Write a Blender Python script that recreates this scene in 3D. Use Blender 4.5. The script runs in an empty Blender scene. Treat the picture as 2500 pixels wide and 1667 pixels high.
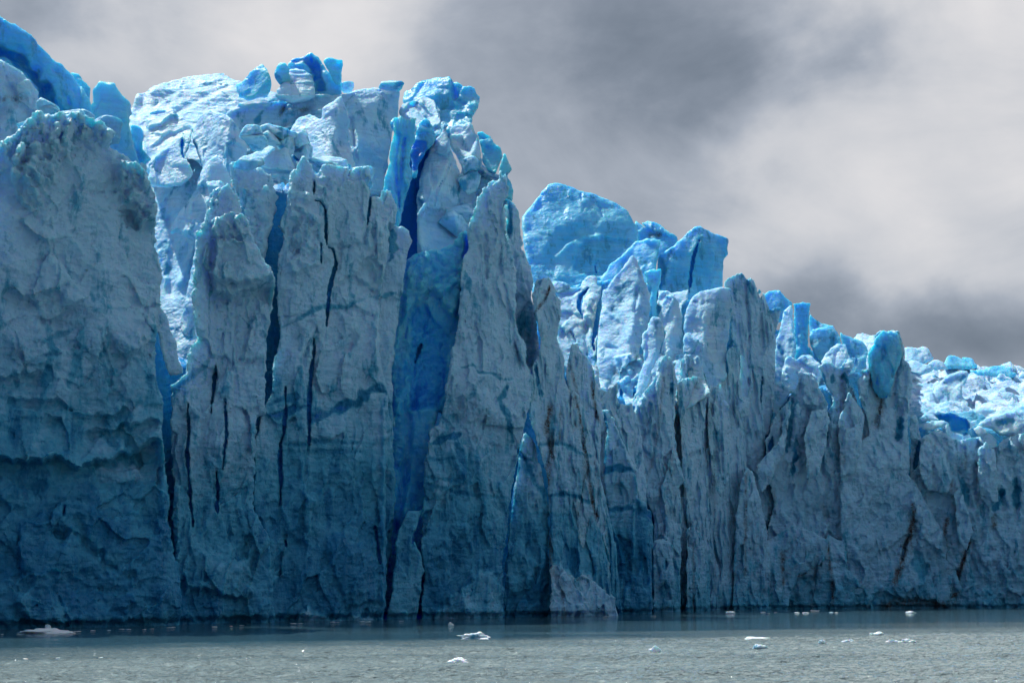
import bpy, math, random
import numpy as np
try:
    import openvdb as vdb
except Exception:
    vdb = None

S = bpy.context.scene
COL = S.collection
rng = np.random.RandomState(7)

# ------------------------------------------------------------------ camera
FPX, CX, CY, HZ = 3470.0, 1250.0, 833.5, 1445.0      # photograph is 2500 x 1667
CAMZ = 3.9
PITCH = math.atan((HZ - CY) / FPX)
cd = bpy.data.cameras.new('camera')
cam = bpy.data.objects.new('camera', cd)
COL.objects.link(cam)
cam.location = (0, 0, CAMZ)
cam.rotation_euler = (math.pi / 2 + PITCH, 0, 0)
cd.sensor_width = 36.0
cd.lens = 36.0 * FPX / 2500.0
cd.clip_start = 0.5
cd.clip_end = 20000
S.camera = cam


def ray(px, py):
    x = (px - CX) / FPX
    y = (CY - py) / FPX
    c, s = math.cos(PITCH), math.sin(PITCH)
    return (x, c - s * y, s + c * y)          # forward is +Y


def on_water(px, py):
    r = ray(px, py)
    t = -CAMZ / r[2]
    return (r[0] * t, r[1] * t)


# tile helpers: outlines were read off enlarged views of the site (2.8 x)
TL = dict(A=(0, 0), B=(0, 500), C=(0, 1000), D=(600, 80), E=(600, 500), F=(600, 1000),
          G=(1200, 400), H=(1200, 900), I=(1800, 600), J=(1800, 1100))


def P(spec):
    """'A 10 20 30 40 B 5 6' -> list of points in photograph pixels"""
    out, t, num = [], (0, 0), []
    k = 2.8
    for w in spec.split():
        if w == 'Z':
            t, k = (0, 0), 1.0
        elif w in TL:
            t, k = TL[w], 2.8
        else:
            num.append(float(w))
            if len(num) == 2:
                if t == (1200, 900) and num[1] >= 1600:
                    num[1] = 1950.0
                out.append((t[0] + num[0] / k, t[1] + num[1] / k))
                num = []
    return out


# ------------------------------------------------------------------ noise
_perm = rng.permutation(256).astype(np.int64)
_perm = np.concatenate([_perm, _perm, _perm])
_ang = rng.rand(256) * 2 * np.pi
_g2x, _g2y = np.cos(_ang).astype(np.float32), np.sin(_ang).astype(np.float32)
_g3 = rng.randn(256, 3)
_g3 = (_g3 / np.linalg.norm(_g3, axis=1)[:, None]).astype(np.float32)


def pn2(x, y):
    xi = np.floor(x).astype(np.int64); yi = np.floor(y).astype(np.int64)
    xf = (x - xi).astype(np.float32); yf = (y - yi).astype(np.float32)
    u = xf * xf * xf * (xf * (xf * 6 - 15) + 10); v = yf * yf * yf * (yf * (yf * 6 - 15) + 10)
    xi &= 255; yi &= 255

    def g(a, b, fx, fy):
        h = _perm[_perm[(xi + a) & 255] + ((yi + b) & 255)]
        return _g2x[h] * fx + _g2y[h] * fy
    n00, n10 = g(0, 0, xf, yf), g(1, 0, xf - 1, yf)
    n01, n11 = g(0, 1, xf, yf - 1), g(1, 1, xf - 1, yf - 1)
    a = n00 + u * (n10 - n00); b = n01 + u * (n11 - n01)
    return (a + v * (b - a)) * 1.5


def fbm2(x, y, o=4, ridged=False):
    s = 0; a = 1.0; t = 0
    for i in range(o):
        n = pn2(x + 17.3 * i, y - 9.1 * i)
        if ridged:
            n = 1 - 2 * np.abs(n)
        s = s + a * n; t += a; a *= 0.5; x = x * 2.03; y = y * 2.03
    return s / t


def pn3(x, y, z):
    xi = np.floor(x).astype(np.int64); yi = np.floor(y).astype(np.int64); zi = np.floor(z).astype(np.int64)
    xf = (x - xi).astype(np.float32); yf = (y - yi).astype(np.float32); zf = (z - zi).astype(np.float32)
    u, v, w = [q * q * (3 - 2 * q) for q in (xf, yf, zf)]
    r = 0
    for a in (0, 1):
        for b in (0, 1):
            for c in (0, 1):
                h = _perm[_perm[_perm[(xi + a) & 255] + ((yi + b) & 255)] + ((zi + c) & 255)]
                g = _g3[h]
                d = g[:, 0] * (xf - a) + g[:, 1] * (yf - b) + g[:, 2] * (zf - c)
                wt = (u if a else 1 - u) * (v if b else 1 - v) * (w if c else 1 - w)
                r = r + wt * d
    return r * 1.6


def fbm3(p, sc, o=3, st=(1, 1, 1)):
    s = 0; a = 1.0; t = 0
    x, y, z = p[:, 0] / sc * st[0], p[:, 1] / sc * st[1], p[:, 2] / sc * st[2]
    for i in range(o):
        s = s + a * pn3(x + 5.2 * i, y + 1.7 * i, z + 8.3 * i); t += a; a *= 0.5
        x = x * 2.1; y = y * 2.1; z = z * 2.1
    return s / t


def _cell(ix, iy, seed):
    h = _perm[_perm[_perm[(ix + seed) & 255] + (iy & 255)]]
    h2 = _perm[h + ((ix * 7 + iy * 3 + seed) & 255)]
    h3 = _perm[h2 + (h & 255)]
    return h / 255.0, h2 / 255.0, h3 / 255.0


def worley(x, y, seed=0, tilt=1.0):
    """returns F1, F2, random-plane height of the nearest cell, cell id value"""
    ix = np.floor(x).astype(np.int64); iy = np.floor(y).astype(np.int64)
    f1 = np.full(x.shape, 9.0, np.float32); f2 = f1.copy()
    pl = np.zeros(x.shape, np.float32); idv = pl.copy()
    for a in (-1, 0, 1):
        for b in (-1, 0, 1):
            r1, r2, r3 = _cell(ix + a, iy + b, seed)
            dx = x - (ix + a + r1); dy = y - (iy + b + r2)
            d = np.sqrt(dx * dx + dy * dy).astype(np.float32)
            g1, g2, g3 = _cell(ix + a + 91, iy + b + 37, seed + 5)
            h = (g3 - 0.5) * 1.2 + tilt * ((g1 - 0.5) * 2 * dx + (g2 - 0.5) * 2 * dy)
            m = d < f1
            f2 = np.where(m, f1, np.minimum(f2, d))
            pl = np.where(m, h, pl); idv = np.where(m, g3, idv)
            f1 = np.where(m, d, f1)
    return f1, f2, pl.astype(np.float32), idv


def sst(a, b, x):
    t = np.clip((x - a) / (b - a), 0, 1)
    return t * t * (3 - 2 * t)


def box_blur(f, r):
    if r < 1:
        return f
    for ax in (0, 1):
        pad = [(0, 0), (0, 0)]; pad[ax] = (r + 1, r)
        c = np.cumsum(np.pad(f, pad, mode='edge'), axis=ax)
        n = f.shape[ax]
        hi = np.take(c, np.arange(2 * r + 1, 2 * r + 1 + n), axis=ax)
        lo = np.take(c, np.arange(0, n), axis=ax)
        f = (hi - lo) / (2 * r + 1)
    return f.astype(np.float32)


# ------------------------------------------------------------------ 2D polygon tools
def seg_dist(U, Z, pts, closed=False):
    """distance to polyline and arc parameter 0..1"""
    best = np.full(U.shape, 1e9, np.float32); par = np.zeros(U.shape, np.float32)
    n = len(pts)
    L = [0]
    m = n if closed else n - 1
    for i in range(m):
        a, b = pts[i], pts[(i + 1) % n]
        L.append(L[-1] + math.hypot(b[0] - a[0], b[1] - a[1]))
    for i in range(m):
        a, b = pts[i], pts[(i + 1) % n]
        ex, ey = b[0] - a[0], b[1] - a[1]
        l2 = ex * ex + ey * ey + 1e-9
        t = np.clip(((U - a[0]) * ex + (Z - a[1]) * ey) / l2, 0, 1)
        d = np.hypot(U - a[0] - t * ex, Z - a[1] - t * ey).astype(np.float32)
        k = d < best
        best = np.where(k, d, best)
        par = np.where(k, (L[i] + t * math.sqrt(l2)) / L[-1], par)
    return best, par


def poly_sd(U, Z, pts):
    d, _ = seg_dist(U, Z, pts, True)
    ins = np.zeros(U.shape, bool)
    n = len(pts)
    for i in range(n):
        (x1, y1), (x2, y2) = pts[i], pts[(i + 1) % n]
        if y1 == y2:
            continue
        c = (y1 > Z) != (y2 > Z)
        xi = (x2 - x1) * (Z - y1) / (y2 - y1) + x1
        ins ^= c & (U < xi)
    return np.where(ins, -d, d)


# ------------------------------------------------------------------ surface extraction
def nets(v):
    """plain surface nets, used when openvdb is missing"""
    ins = v < 0
    nx, ny, nz = v.shape
    c = sum(ins[a:nx - 1 + a, b:ny - 1 + b, d:nz - 1 + d].astype(np.int8) for a in (0, 1) for b in (0, 1) for d in (0, 1))
    act = (c > 0) & (c < 8)
    idx = -np.ones(act.shape, np.int64); cells = np.argwhere(act); idx[act] = np.arange(len(cells))
    acc = np.zeros((len(cells), 3)); cnt = np.zeros(len(cells))
    cs = [(a, b, d) for a in (0, 1) for b in (0, 1) for d in (0, 1)]
    for i in range(8):
        for j in range(i + 1, 8):
            if sum(abs(cs[i][k] - cs[j][k]) for k in range(3)) != 1:
                continue
            A = cells + cs[i]; B = cells + cs[j]
            va = v[A[:, 0], A[:, 1], A[:, 2]]; vb = v[B[:, 0], B[:, 1], B[:, 2]]
            m = (va < 0) != (vb < 0)
            t = np.where(m, va / np.where(m, va - vb, 1), 0)[:, None]
            acc += np.where(m[:, None], A + t * (B - A), 0); cnt += m
    pos = acc / cnt[:, None]
    quads = []
    for ax in range(3):
        o = [k for k in range(3) if k != ax]
        a = np.take(ins, range(0, v.shape[ax] - 1), axis=ax); b = np.take(ins, range(1, v.shape[ax]), axis=ax)
        e = np.argwhere(a != b)
        e = e[(e[:, o[0]] > 0) & (e[:, o[1]] > 0) & (e[:, o[0]] < v.shape[o[0]] - 1) & (e[:, o[1]] < v.shape[o[1]] - 1)]
        fl = a[e[:, 0], e[:, 1], e[:, 2]]
        q = []
        for s0, s1 in ((-1, -1), (0, -1), (0, 0), (-1, 0)):
            k = e.copy(); k[:, o[0]] += s0; k[:, o[1]] += s1
            q.append(idx[k[:, 0], k[:, 1], k[:, 2]])
        q = np.stack(q, 1)
        fl = fl if ax != 1 else ~fl
        q[~fl] = q[~fl][:, ::-1]
        quads.append(q)
    return pos, np.concatenate(quads)


def iso(v, h):
    v = np.ascontiguousarray(v, dtype=np.float32)
    if vdb is not None:
        g = vdb.FloatGrid(background=float(4 * h))
        g.copyFromArray(np.clip(v, -4 * h, 4 * h))
        p, q = g.convertToQuads(0.0)
        return p.astype(np.float64), q.astype(np.int64)[:, ::-1]
    return nets(v)


def mesh_from(name, co, quads, mat, attrs=None, smooth=True):
    me = bpy.data.meshes.new(name)
    me.vertices.add(len(co)); me.vertices.foreach_set('co', np.asarray(co, np.float32).ravel())
    nq, k = quads.shape
    me.loops.add(nq * k); me.loops.foreach_set('vertex_index', quads.astype(np.int32).ravel())
    me.polygons.add(nq)
    me.polygons.foreach_set('loop_start', np.arange(0, nq * k, k, dtype=np.int32))
    me.polygons.foreach_set('loop_total', np.full(nq, k, np.int32))
    if smooth:
        me.polygons.foreach_set('use_smooth', np.ones(nq, bool))
    for an, av in (attrs or {}).items():
        at = me.attributes.new(an, 'FLOAT', 'POINT')
        at.data.foreach_set('value', np.asarray(av, np.float32))
    me.update(calc_edges=True)
    me.materials.append(mat)
    return me


def vnormals(co, q):
    a, b, c, d = (co[q[:, i]] for i in range(4))
    n = np.cross(c - a, d - b)
    vn = np.zeros_like(co)
    for i in range(4):
        for k in range(3):
            vn[:, k] += np.bincount(q[:, i], n[:, k], len(co))
    return vn / (np.linalg.norm(vn, axis=1)[:, None] + 1e-9)


def tag(o, label=None, cat=None, group=None, kind=None):
    if label: o['label'] = label
    if cat: o['category'] = cat
    if group: o['group'] = group
    if kind: o['kind'] = kind
    return o


def bil(F, iu, iz):
    iu = np.clip(iu, 0, F.shape[0] - 1.001); iz = np.clip(iz, 0, F.shape[1] - 1.001)
    a = iu.astype(int); b = iz.astype(int); fu = iu - a; fz = iz - b
    return (F[a, b] * (1 - fu) * (1 - fz) + F[a + 1, b] * fu * (1 - fz) + F[a, b + 1] * (1 - fu) * fz + F[a + 1, b + 1] * fu * fz)


DEF = dict(s=0.9, lean=0.0, T=9.0, k=0.45, tap=0.16, edge=0.42, bulge=1.7, bl=(9, 16), facet=0.7, fc=(3.2, 6.0),
           flute=0.0, fl=1.6, lump=0.22, strata=0.0, rub=0.0, blue=0.0, bgrad=None, bnoise=0.25, fine=0.10, scal=0.25, sc=(1.9, 1.25), res=1.5,
           dirt=0.0, sd=None, skew=0.0, tip=0.0)
NB = [0]
STAT = []


def block(name, label, cat, outline, D, mat, feats=(), group=None, **kw):
    """one body of ice: outline seen from the boat, placed at its own distance D,
    given a leaning / turned front plane, relief, cracks and thickness"""
    o = dict(DEF)
    if mat is not M_WALL:
        o.update(scal=.06)
    o.update(kw)
    if mat is not M_WALL:
        o['facet'] *= .62; o['lump'] *= .6; o['fine'] *= .5; o['bulge'] *= .8
    NB[0] += 1
    seed = o['sd'] if o['sd'] is not None else NB[0] * 13 + 3
    pts = P(outline) if isinstance(outline, str) else outline
    xs = [p[0] for p in pts]
    r0 = ray(0.5 * (min(xs) + max(xs)), HZ)
    t = D / r0[1]
    X0, Y0 = r0[0] * t, D
    s = o['s']; L = o['lean'] * (1.22 if mat is M_SNOW else 1.0)
    n = math.hypot(1, s); ux, uy = 1 / n, s / n
    en = math.hypot(r0[0], r0[1]); ex, ey = r0[0] / en, r0[1] / en
    ex, ey = ex + o['skew'], ey
    en = math.hypot(ex, ey); ex, ey = ex / en, ey / en
    ZR = max(0.0, CAMZ + (HZ - max(p[1] for p in pts)) / FPX * D)     # height of the foot: D is measured there
    X0 -= ex * L * ZR; Y0 -= ey * L * ZR

    def unp(p):
        r = ray(*p)
        # t*rx - ux*u - ex*L*(cz+t*rz) = X0 ; same in y
        a11, a12, b1 = r[0] - ex * L * r[2], -ux, X0 + ex * L * CAMZ
        a21, a22, b2 = r[1] - ey * L * r[2], -uy, Y0 + ey * L * CAMZ
        det = a11 * a22 - a12 * a21
        tt = (b1 * a22 - a12 * b2) / det
        u = (a11 * b2 - a21 * b1) / det
        return (u, CAMZ + tt * r[2])
    pl = [unp(p) for p in pts]
    h = D / 1421.0 * o['res']
    m = 2.2
    u0, u1 = min(p[0] for p in pl) - m, max(p[0] for p in pl) + m
    z0, z1 = max(-1.6, min(p[1] for p in pl)) - 1.0, max(p[1] for p in pl) + m
    gu = np.arange(u0, u1, h).astype(np.float32); gz = np.arange(z0, z1, h).astype(np.float32)
    U, Z = np.meshgrid(gu, gz, indexing='ij')
    ou, oz = seed * 3.17, seed * 1.91
    sd = poly_sd(U, Z, pl)
    sd = sd + o['edge'] * (fbm2((U + ou) / 1.7, (Z + oz) / 1.7, 3)) + 0.5 * o['edge'] * pn2((U + ou) / 4.5, (Z + oz) / 4.5)
    f = np.zeros_like(U)
    bw, bh = o['bl']
    wu = U + 1.2 * pn2(U / 6 + ou, Z / 6 + oz); wz = Z + 1.2 * pn2(U / 6 + ou + 40, Z / 6 + oz)
    if o['bulge']:
        f += o['bulge'] * fbm2(wu / bw + ou, wz / bh + oz, 3) * 1.4
    if o['facet']:
        cu, cz = o['fc']
        _, _, p1, _ = worley(wu / cu + ou, wz / cz + oz, seed, 0.9)
        _, _, p2, _ = worley(wu / cu * 2.3 + ou, wz / cz * 2.3 + oz, seed + 9, 0.9)
        _, _, p3, _ = worley(wu / cu * 5.1 + ou, wz / cz * 4.0 + oz, seed + 31, 0.9)
        wl_ = 1.0 if mat is M_WALL else .45
        f += 1.7 * o['facet'] * (p1 + 0.42 * wl_ * p2 + .16 * (wl_ > .9) * p3)
    if o['scal']:
        su, sz = o['sc']
        ww = 0.45 * fbm2(U / 1.3 + ou, Z / 1.3 + oz, 2)
        s1, _, _, i1 = worley((wu + ww) / su + ou, (wz + ww) / sz + oz, seed + 21)
        s2, _, _, i2 = worley((wu - ww) / su * 2.1 + ou, (wz + ww) / sz * 2.1 + oz, seed + 27)
        msk = .35 + .9 * sst(-.3, .35, fbm2(U / 7 - ou, Z / 6 + oz, 2))
        f -= o['scal'] * msk * (s1 * s1 * (0.5 + i1) + .5 * s2 * s2 * (.4 + i2))
    if o['flute']:
        fw = o['fl']
        q = 1 - np.abs(pn2(wu / fw + ou + 0.08 * wz, wz / (fw * 7) + oz)) * 2
        q2 = 1 - np.abs(pn2(wu / fw * 2.3 + ou + 0.1 * wz, wz / (fw * 3) + oz)) * 2
        fm = .25 + 1.3 * sst(-.35, .4, fbm2(U / 8 + ou + 5, Z / 12 - oz, 2))
        f -= 1.25 * fm * o['flute'] * (q + 0.45 * q2)
    if o['strata']:
        f += o['strata'] * fbm2(U / 9 + ou, Z / 0.55 + 0.5 * pn2(U / 7, Z / 7) + oz, 3)
    if o['rub']:
        a, _, _, c = worley(wu / 1.3 + ou, wz / 1.3 + oz, seed + 2)
        b, _, _, _ = worley(wu / 0.6 + ou, wz / 0.6 + oz, seed + 4)
        f -= o['rub'] * ((1 - a * a) * (0.5 + c) + 0.4 * (1 - b * b))
    blue = np.full_like(U, o['blue'])
    if o['bgrad']:
        za, zb = o['bgrad']
        za, zb = za - 10, zb + 12
        blue += (1 - sst(za, zb, Z + 7 * fbm2(U / 14 + ou, Z / 10 + oz, 3) + 1.5 * fbm2(U / 1.2 + ou, Z / 7 + oz, 2))) * 0.85
    dirt = np.full_like(U, o['dirt'])
    crust = sst(4, 46, Z + 9 * fbm2(U / 9 - ou, Z / 12 + oz, 3) + 2.5 * fbm2(U / 1.5 - ou, Z / 3 + oz, 2))  # upper walls whitened: stronger light on the tops put into the crust colour
    fdeep = np.zeros_like(U)
    for ft in feats:
        kd = ft[0]; fp = [unp(p) for p in P(ft[1])]
        if kd in ('crack', 'band', 'dirt', 'groove'):
            w, amt = ft[2], ft[3]
            if kd == 'crack' and mat is not M_WALL:
                amt = min(amt, 3) * .5
            jit = 0.30 * w + 0.10
            if kd == 'crack':
                jit = 0.07
                w = max(w * .62, .62 * h)
                amt = min(amt, 1.15) if ft[2] > .17 else min(amt, .45)
            UU = U + jit * pn2(U / 1.6 + ou, Z / 1.6 + oz)
            ZZ = Z + jit * pn2(U / 1.6 - ou, Z / 1.6 - oz)
            d, pr = seg_dist(UU, ZZ, fp)
            if kd == 'crack':
                tw = w * (0.7 + 0.75 * np.sin(pr * 3.14159 * .9 + .2 + .6 * math.sin(seed))) * np.clip(np.minimum(pr, 1 - pr) * 5, 0.4, 1) * (0.85 + 0.3 * pn2(U / 3 + ou, Z / 3))
                g = 1 - sst(tw * 0.75, tw * 1.15 + 0.1, d)
                fdeep = np.maximum(fdeep, g * amt)
                f -= 0.25 * np.exp(-(d / (w * 2.5 + .3)) ** 2)
            elif kd == 'band':
                tw = w * (0.5 + 0.8 * np.clip(np.minimum(pr, 1 - pr) * 5, 0, 1)) * (0.8 + 0.9 * pn2(U / 2.2 + ou, Z / 1.5 + oz))
                g = 1 - sst(tw * 0.7, tw * 1.1 + 0.08, d)
                blue += g * amt; f += 0.16 * g
            elif kd == 'dirt':
                g = np.exp(-(d / w) ** 2) * (0.35 + 0.65 * sst(-.25, .35, fbm2(U / 0.5 + ou, Z / 2.2 + oz, 3)))
                dirt += g * amt * 1.8; f += 0.25 * g
            else:
                f += amt * np.exp(-(d / w) ** 2)
        elif kd == 'step':
            fp = sorted(fp); uu = [q[0] for q in fp]; zz = [q[1] for q in fp]
            zl = np.interp(U, uu, zz) + 0.35 * pn2(U / 0.9 + ou, U * 0 + oz) + 0.8 * pn2(U / 3.1 + ou, U * 0 + 3)
            end = sst(uu[0] - .5, uu[0] + 1.2, U) * (1 - sst(uu[-1] - 1.2, uu[-1] + .5, U))
            dz = zl - Z
            f += ft[2] * end * sst(-0.15, 0.35, dz) * np.exp(-np.maximum(dz, 0) / ft[3])
            f -= 0.3 * ft[2] * end * np.where(dz < 0, np.exp(dz / 1.5), np.exp(-dz / .25))
        elif kd == 'poly':
            g = 1 - sst(-0.35, 0.35, poly_sd(U + .5 * pn2(U / 1.3, Z / 1.3), Z + .5 * pn2(U / 1.3 + 9, Z / 1.3), fp))
            _, off, rub, bl = ft[1], ft[2], ft[3], ft[4]
            f += g * off
            if rub:
                a, _, _, c = worley(wu / 1.35 + ou, wz / 1.35 + oz, seed + 2)
                b, _, _, c2 = worley(U / 0.62 + ou, Z / 0.62 + oz, seed + 4)
                f -= g * rub * (sst(1.0, .15, a) * (0.3 + 1.2 * c) + 0.45 * sst(1., .1, b) * c2)
            blue += g * bl
        elif kd == 'prism':
            fp = sorted(fp, key=lambda q: q[1])
            ur = np.interp(Z, [q[1] for q in fp], [q[0] for q in fp]) + .35 * pn2(U * 0 + ou, Z / 1.6 + oz)
            dd = U - ur
            g = np.where(dd < 0, -dd * ft[2], dd * ft[3])
            f += np.sqrt(g * g + .04) if (ft[2] >= 0 and ft[3] >= 0) else g
    if o['tip']:
        f += o['tip'] * np.exp(-np.maximum(-sd, 0) / 1.2)
    f += 1.3 * (1 - sst(.25, 1.0, Z + .25 * pn2(U / 1.5 + ou, Z * 0 + 1)))
    base = f
    f = f + fdeep
    f = f.astype(np.float32)
    f = np.clip(f, -9, 22)
    inside = sd < 1.0
    lo = float(f[inside].min()) - 3 * h; hi = float(base[inside].max()) + o['T'] + 3 * h
    hi = max(hi, float(f[inside].max()) + 1.5)
    gd = np.arange(lo, hi, h).astype(np.float32)
    d = gd[None, :, None]
    F = f[:, None, :]; SDm = sd.astype(np.float32)[:, None, :]
    bk = base.mean() + o['T'] * (0.55 + 0.45 * np.clip(-SDm / 4.0, 0, 1))
    a = F - d
    b = SDm + o['tap'] * np.maximum(d - base[:, None, :], 0)
    k = o['k']
    hh = np.maximum(k - np.abs(a - b), 0) / k
    v = np.maximum(a, b) + hh * hh * k * 0.25
    v = np.maximum(v, d - bk)
    v = np.maximum(v, (-1.6 - gz)[None, None, :] * np.ones_like(d))
    if min(p[1] for p in pl) > -1:
        v = np.maximum(v, (min(p[1] for p in pl) - gz)[None, None, :])
    v[0] = v[-1] = h; v[:, 0] = v[:, -1] = h; v[:, :, 0] = v[:, :, -1] = h
    g, q = iso(v, h)
    u = u0 + g[:, 0] * h; dd = lo + g[:, 1] * h; z = gz[0] + g[:, 2] * h
    rel = dd + L * z
    co = np.stack([X0 + ux * u + ex * rel, Y0 + uy * u + ey * rel, z], 1)
    nrm = vnormals(co, q)
    # orientation check
    am = dict(blue=bil(blue, g[:, 0], g[:, 2]), dirt=bil(dirt, g[:, 0], g[:, 2]), crust=bil(crust, g[:, 0], g[:, 2]))  # crust: upper walls whitened for the stronger light on the tops
    cr = bil(fdeep, g[:, 0], g[:, 2])
    inc = dd - bil(base, g[:, 0], g[:, 2])
    am['blue'] = am['blue'] + o['bnoise'] * fbm3(co, 3.0, 3, (1, 1, .6)) + np.where(cr > .6, np.clip(inc / 1.2, 0, 1) * 1.6, 0)
    fade = 1.0
    n_a = fbm3(co, 2.4, 2); n_b = fbm3(co + 31.0, 1.0, 2); n_c = fbm3(co + 77.0, 0.45, 2)
    disp = o['lump'] * (1.1 * n_a + .5 * (.3 - np.abs(n_b)) * 1.6) + o['fine'] * 1.3 * (.3 - np.abs(n_c)) * 1.6
    co = co + nrm * disp[:, None]
    org = np.array([X0, Y0, max(0.0, float(z.min()))])
    am = {kk: np.clip(vv, 0, 1.9) for kk, vv in am.items()}
    me = mesh_from(name, co - org, q, mat, am)
    ob = bpy.data.objects.new(name, me); ob.location = org
    COL.objects.link(ob)
    tag(ob, label, cat, group)
    STAT.append((name, len(co), v.size))
    return ob


def lump(name, label, cat, center, size, mat, seed=0, group=None, flat=0.0, sub=3, rot=0.0, amp=0.28, ang=0.6, blue=0.0, parent=None):
    """angular ice boulder or floe: cube-sphere cut by random planes, then roughened"""
    r = np.random.RandomState(seed + 11)
    n = 2 ** sub * 2
    lin = np.linspace(-1, 1, n + 1)
    V = []; Q = []; key = {}
    for ax in range(3):
        for sg in (-1, 1):
            for i in range(n):
                for j in range(n):
                    c = []
                    for a, b in ((i, j), (i + 1, j), (i + 1, j + 1), (i, j + 1)):
                        p = [0, 0, 0]; p[ax] = sg; p[(ax + 1) % 3] = lin[a]; p[(ax + 2) % 3] = lin[b]
                        kk = tuple(np.round(p, 5))
                        if kk not in key:
                            key[kk] = len(V); V.append(p)
                        c.append(key[kk])
                    Q.append(c if sg > 0 else c[::-1])
    V = np.array(V, float); Q = np.array(Q)
    V /= np.linalg.norm(V, axis=1)[:, None]
    rad = np.full(len(V), 1.25)
    for _ in range(11):
        nn = r.randn(3); nn /= np.linalg.norm(nn); dd = 0.52 + 0.45 * r.rand()
        c = V @ nn
        rad = np.minimum(rad, np.where(c > .05, dd / np.maximum(c, .05), 9))
    amp = amp if flat else amp * .45
    rad = rad * (1 + amp * pn3(*(V * 1.7 + seed * 3.1).T) + amp * .5 * pn3(*(V * 4.7 + seed).T))
    co = V * rad[:, None] * np.array(size) * 0.5
    if flat:
        co[:, 2] = np.where(co[:, 2] < -flat * size[2], -flat * size[2], co[:, 2])
    c, s_ = math.cos(rot), math.sin(rot)
    co[:, :2] = np.stack([co[:, 0] * c - co[:, 1] * s_, co[:, 0] * s_ + co[:, 1] * c], 1)
    b = np.clip(blue + .3 * pn3(*(co / max(size) * 5 + seed).T), 0, 1)
    me = mesh_from(name, co, Q, mat, dict(blue=b, dirt=np.zeros(len(co))))
    ob = bpy.data.objects.new(name, me); ob.location = center
    COL.objects.link(ob)
    if parent is not None:
        ob.parent = parent
    elif label:
        tag(ob, label, cat, group)
    return ob


# ------------------------------------------------------------------ materials
def nodes(m):
    m.use_nodes = True
    nt = m.node_tree; nt.nodes.clear()
    return nt


def N(nt, t, **kw):
    x = nt.nodes.new(t)
    for k, v in kw.items():
        if k.startswith('i_'):
            x.inputs[int(k[2:]) if k[2:].isdigit() else k[2:].replace('_', ' ')].default_value = v
        else:
            setattr(x, k, v)
    return x


def mixc(nt, fac, a, b, blend='MIX'):
    x = nt.nodes.new('ShaderNodeMix'); x.data_type = 'RGBA'; x.blend_type = blend
    for sock, v in ((x.inputs[0], fac), (x.inputs[6], a), (x.inputs[7], b)):
        if isinstance(v, (float, int)):
            sock.default_value = v
        elif isinstance(v, tuple):
            sock.default_value = v + (1,) if len(v) == 3 else v
        else:
            nt.links.new(v, sock)
    return x.outputs[2]


def mth(nt, op, a, b=0.0, clamp=False):
    x = nt.nodes.new('ShaderNodeMath'); x.operation = op; x.use_clamp = clamp
    for sock, v in ((x.inputs[0], a), (x.inputs[1], b)):
        if isinstance(v, (float, int)):
            sock.default_value = v
        else:
            nt.links.new(v, sock)
    return x.outputs[0]


def mrange(nt, v, a, b, c=0.0, d=1.0, smooth=True):
    x = nt.nodes.new('ShaderNodeMapRange')
    x.interpolation_type = 'SMOOTHSTEP' if smooth else 'LINEAR'
    nt.links.new(v, x.inputs[0])
    for i, q in enumerate((a, b, c, d)):
        x.inputs[i + 1].default_value = q
    return x.outputs[0]


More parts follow.
